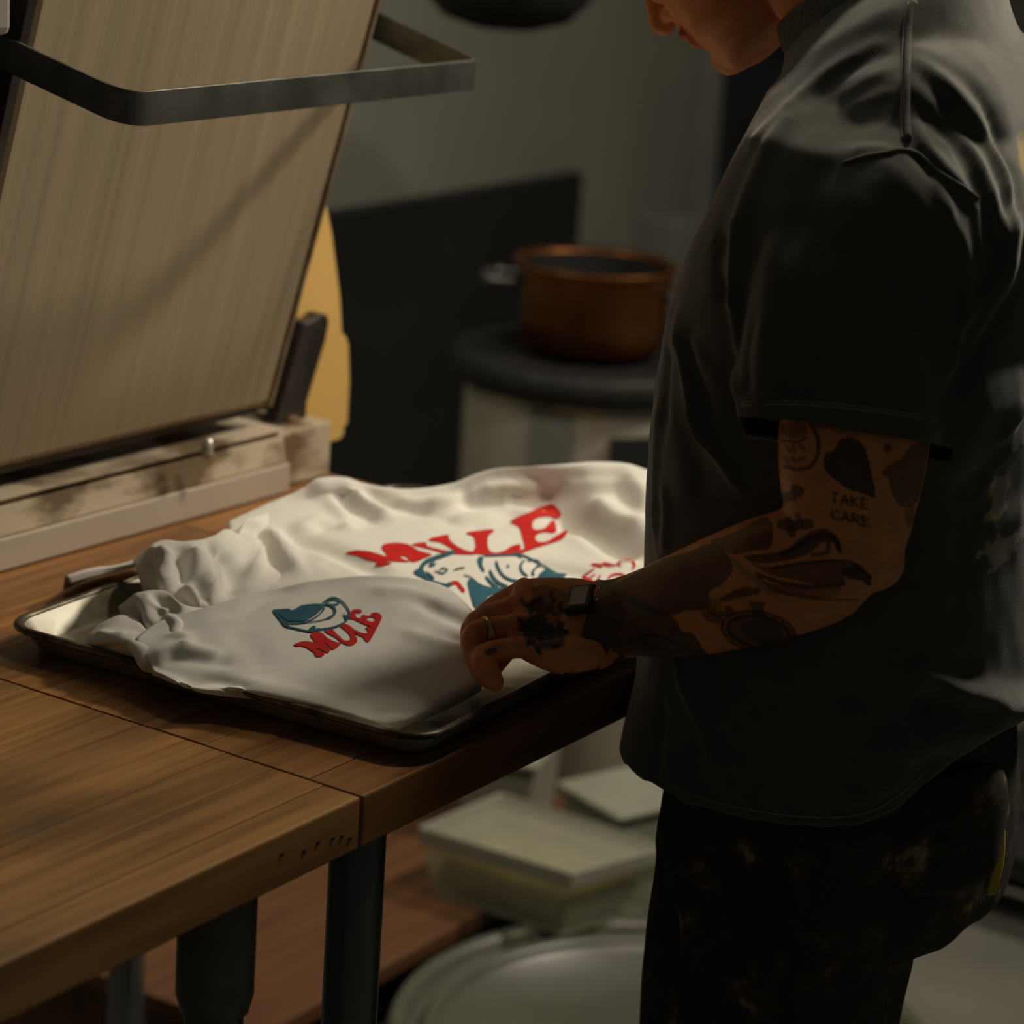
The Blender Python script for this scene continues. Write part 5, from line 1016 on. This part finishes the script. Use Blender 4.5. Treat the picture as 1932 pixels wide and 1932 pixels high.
# bulging back pocket with a yellow rag
def pocket():
    px = [(1680, 1440), (1760, 1440), (1840, 1440), (1905, 1430), (1918, 1500), (1905, 1580), (1888, 1660), (1840, 1690), (1760, 1702), (1690, 1700), (1672, 1600)]
    c = (1790, 1570); L = []
    base = surf(pb, 1750, 1570); t0 = (base-CAM)@Fv
    front = [atd(x, y, t0-.012-.016*(1-((x-1690)/230))) for x, y in px]; backp = [p+Fv*.05+np.array([0, 0, 0]) for p in front]; n = len(px)
    mid = [atd(c[0]+(x-c[0])*.6, c[1]+(y-c[1])*.6, t0-.030) for x, y in px]; ctr = atd(*c, t0-.033)
    V = front+backp+mid+[ctr]; f = [(i, (i+1) % n, n+(i+1) % n, n+i) for i in range(n)]+[((i+1) % n, i, 2*n+i, 2*n+(i+1) % n) for i in range(n)]+[(2*n+(i+1) % n, 2*n+i, 3*n) for i in range(n)]
    f.append(tuple(range(2*n-1, n-1, -1)))
    o = mk('back_pocket', V, f, M['denim'], tro, True); mods(o, sub=2); bm = bmesh.new(); bm.from_mesh(o.data); bmesh.ops.recalc_face_normals(bm, faces=bm.faces); bm.to_mesh(o.data); bm.free()
    rg = [(1888, 1530), (1900, 1560), (1897, 1640), (1880, 1690), (1862, 1692), (1872, 1620)]
    A = [atd(x, y, t0-.004) for x, y in rg]; n = len(A); V = A+[a+Fv*.02 for a in A]
    o = mk('yellow_rag', V, [tuple(range(n)), tuple(range(2*n-1, n-1, -1))]+[(i, n+i, n+(i+1) % n, (i+1) % n) for i in range(n)], M['rag'], tro, True); mods(o, .002, 2, sub=1)
pocket()
for s in (-1, 1):
    P = leg_pts(s)[-1]; c = np.array([P[0], P[1], 0]); sv = []
    for yy, wdt, h in ((-.085, .03, .06), (-.07, .043, .10), (-.02, .046, .12), (.04, .045, .10), (.10, .050, .075), (.16, .047, .062), (.20, .03, .045)): sv.append(ring(c+np.array([0, yy, h/2]), np.array([wdt, 0, 0]), np.array([0, 0, h/2]), 24, 3))
    V, f = loft(cr(np.array(sv), 3)); mk('boot', V, f, M['rubber'], man, True)

# ------------------------------------------------------------------ wristwatch and ring
wt = empty('wristwatch', tuple(atd(1120, 1172, 2.25))); tag(wt, 'wristwatch with pale square face on a brown leather strap, left wrist', 'watch')
S_ = [(1096, 1166, 2.255, 80, .76), (1150, 1178, 2.243, 80, .76)]
ca_w, cb_w = atd(1112, 1165, 2.252), atd(1140, 1180, 2.245); ax = np.array(cb_w-ca_w); ax /= np.linalg.norm(ax)
tilt = np.array(-Rv*.90+Uv*.36-Fv*.10); tilt /= np.linalg.norm(tilt)      # strap axis slants across the wrist
bvm = bvh
def strap_ring(c, n_axis, r_off, m=64):
    A = np.cross(n_axis, Fv); A /= np.linalg.norm(A); B = np.cross(n_axis, A); out = []
    for k in range(m):
        a = 2*pi*k/m; d = A*cos(a)+B*sin(a); h = bvm.ray_cast(Vector(c+d*.12), Vector(-d), .12); out.append((np.array(h[0]) if h[0] is not None else c+d*.03)+d*r_off)
    return np.array(out)
wc = atd(1126, 1174, 2.2475); SR = []
for off, ro in ((-.0125, .0006), (-.0125, .0026), (-.011, .0032), (.011, .0032), (.0125, .0026), (.0125, .0006)): SR.append((off, ro))
Rn = []
for off, ro in SR:
    q = strap_ring(wc+tilt*off, tilt, ro)
    for it in range(8): q = .5*q+.25*np.roll(q, 1, 0)+.25*np.roll(q, -1, 0)
    Rn.append(q)
Rn = np.array(Rn); nR, mR = Rn.shape[:2]; mk('strap', Rn.reshape(-1, 3), gridf(nR, mR, True)+[((nR-1)*mR+j, (nR-1)*mR+(j+1) % mR, (j+1) % mR, j) for j in range(mR)], M['leather'], wt, True)
fc = surf(bvh, 1096, 1132); fn_ = np.array(-Fv*.60+Uv*.72-Rv*.34); fn_ /= np.linalg.norm(fn_); fu = tilt-fn_*(tilt@fn_); fu /= np.linalg.norm(fu); fv_ = np.cross(fn_, fu)
def wbox(name, c, a, b, h0, h1, mat, bev):
    P = []
    for h in (h0, h1):
        for s, t in ((-1, -1), (1, -1), (1, 1), (-1, 1)): P.append(c+fu*a*s+fv_*b*t+fn_*h)
    return hexa(name, P, mat, wt, bev)
wbox('case', fc, .0125, .0155, -.004, .0050, M['darkmetal'], .003); wbox('watch_face', fc, .0078, .0112, .0048, .0056, M['watchface'], .0006)
for s in (-1, 1):
    c = fc-fu*.0165+fv_*.007*s+fn_*.0045; V, f = tubeV([c, c-fu*.003], [.0014, .0014], 12, 1); mk('pusher', V, f, M['chrome'], wt, True)
P = fing['ring'][0]; p0 = atd(*P[1])*.30+atd(*P[2])*.70; axr = atd(*P[2])-atd(*P[1]); axr /= np.linalg.norm(axr); A = np.cross(axr, Fv); A /= np.linalg.norm(A); B = np.cross(axr, A); 
Rn = []
for off, rr in ((-1, .0118), (-1, .0130), (-.5, .0134), (.5, .0134), (1, .0130), (1, .0118)):
    th = np.linspace(0, 2*pi, 48, endpoint=False); wv = .0025+.0030*np.exp(-((np.angle(np.exp(1j*(th-pi*.15)))/.8)**2))
    Rn.append(np.array([p0+A*rr*cos(t)+B*rr*sin(t)+axr*off*w_ for t, w_ in zip(th, wv)]))
Rn = np.array(Rn); nR, mR = Rn.shape[:2]; rg = mk('finger_ring', Rn.reshape(-1, 3), gridf(nR, mR, True)+[((nR-1)*mR+j, (nR-1)*mR+(j+1) % mR, (j+1) % mR, j) for j in range(mR)], M['gold'], None, True); tag(rg, 'gold signet ring on the gripping left hand', 'ring')
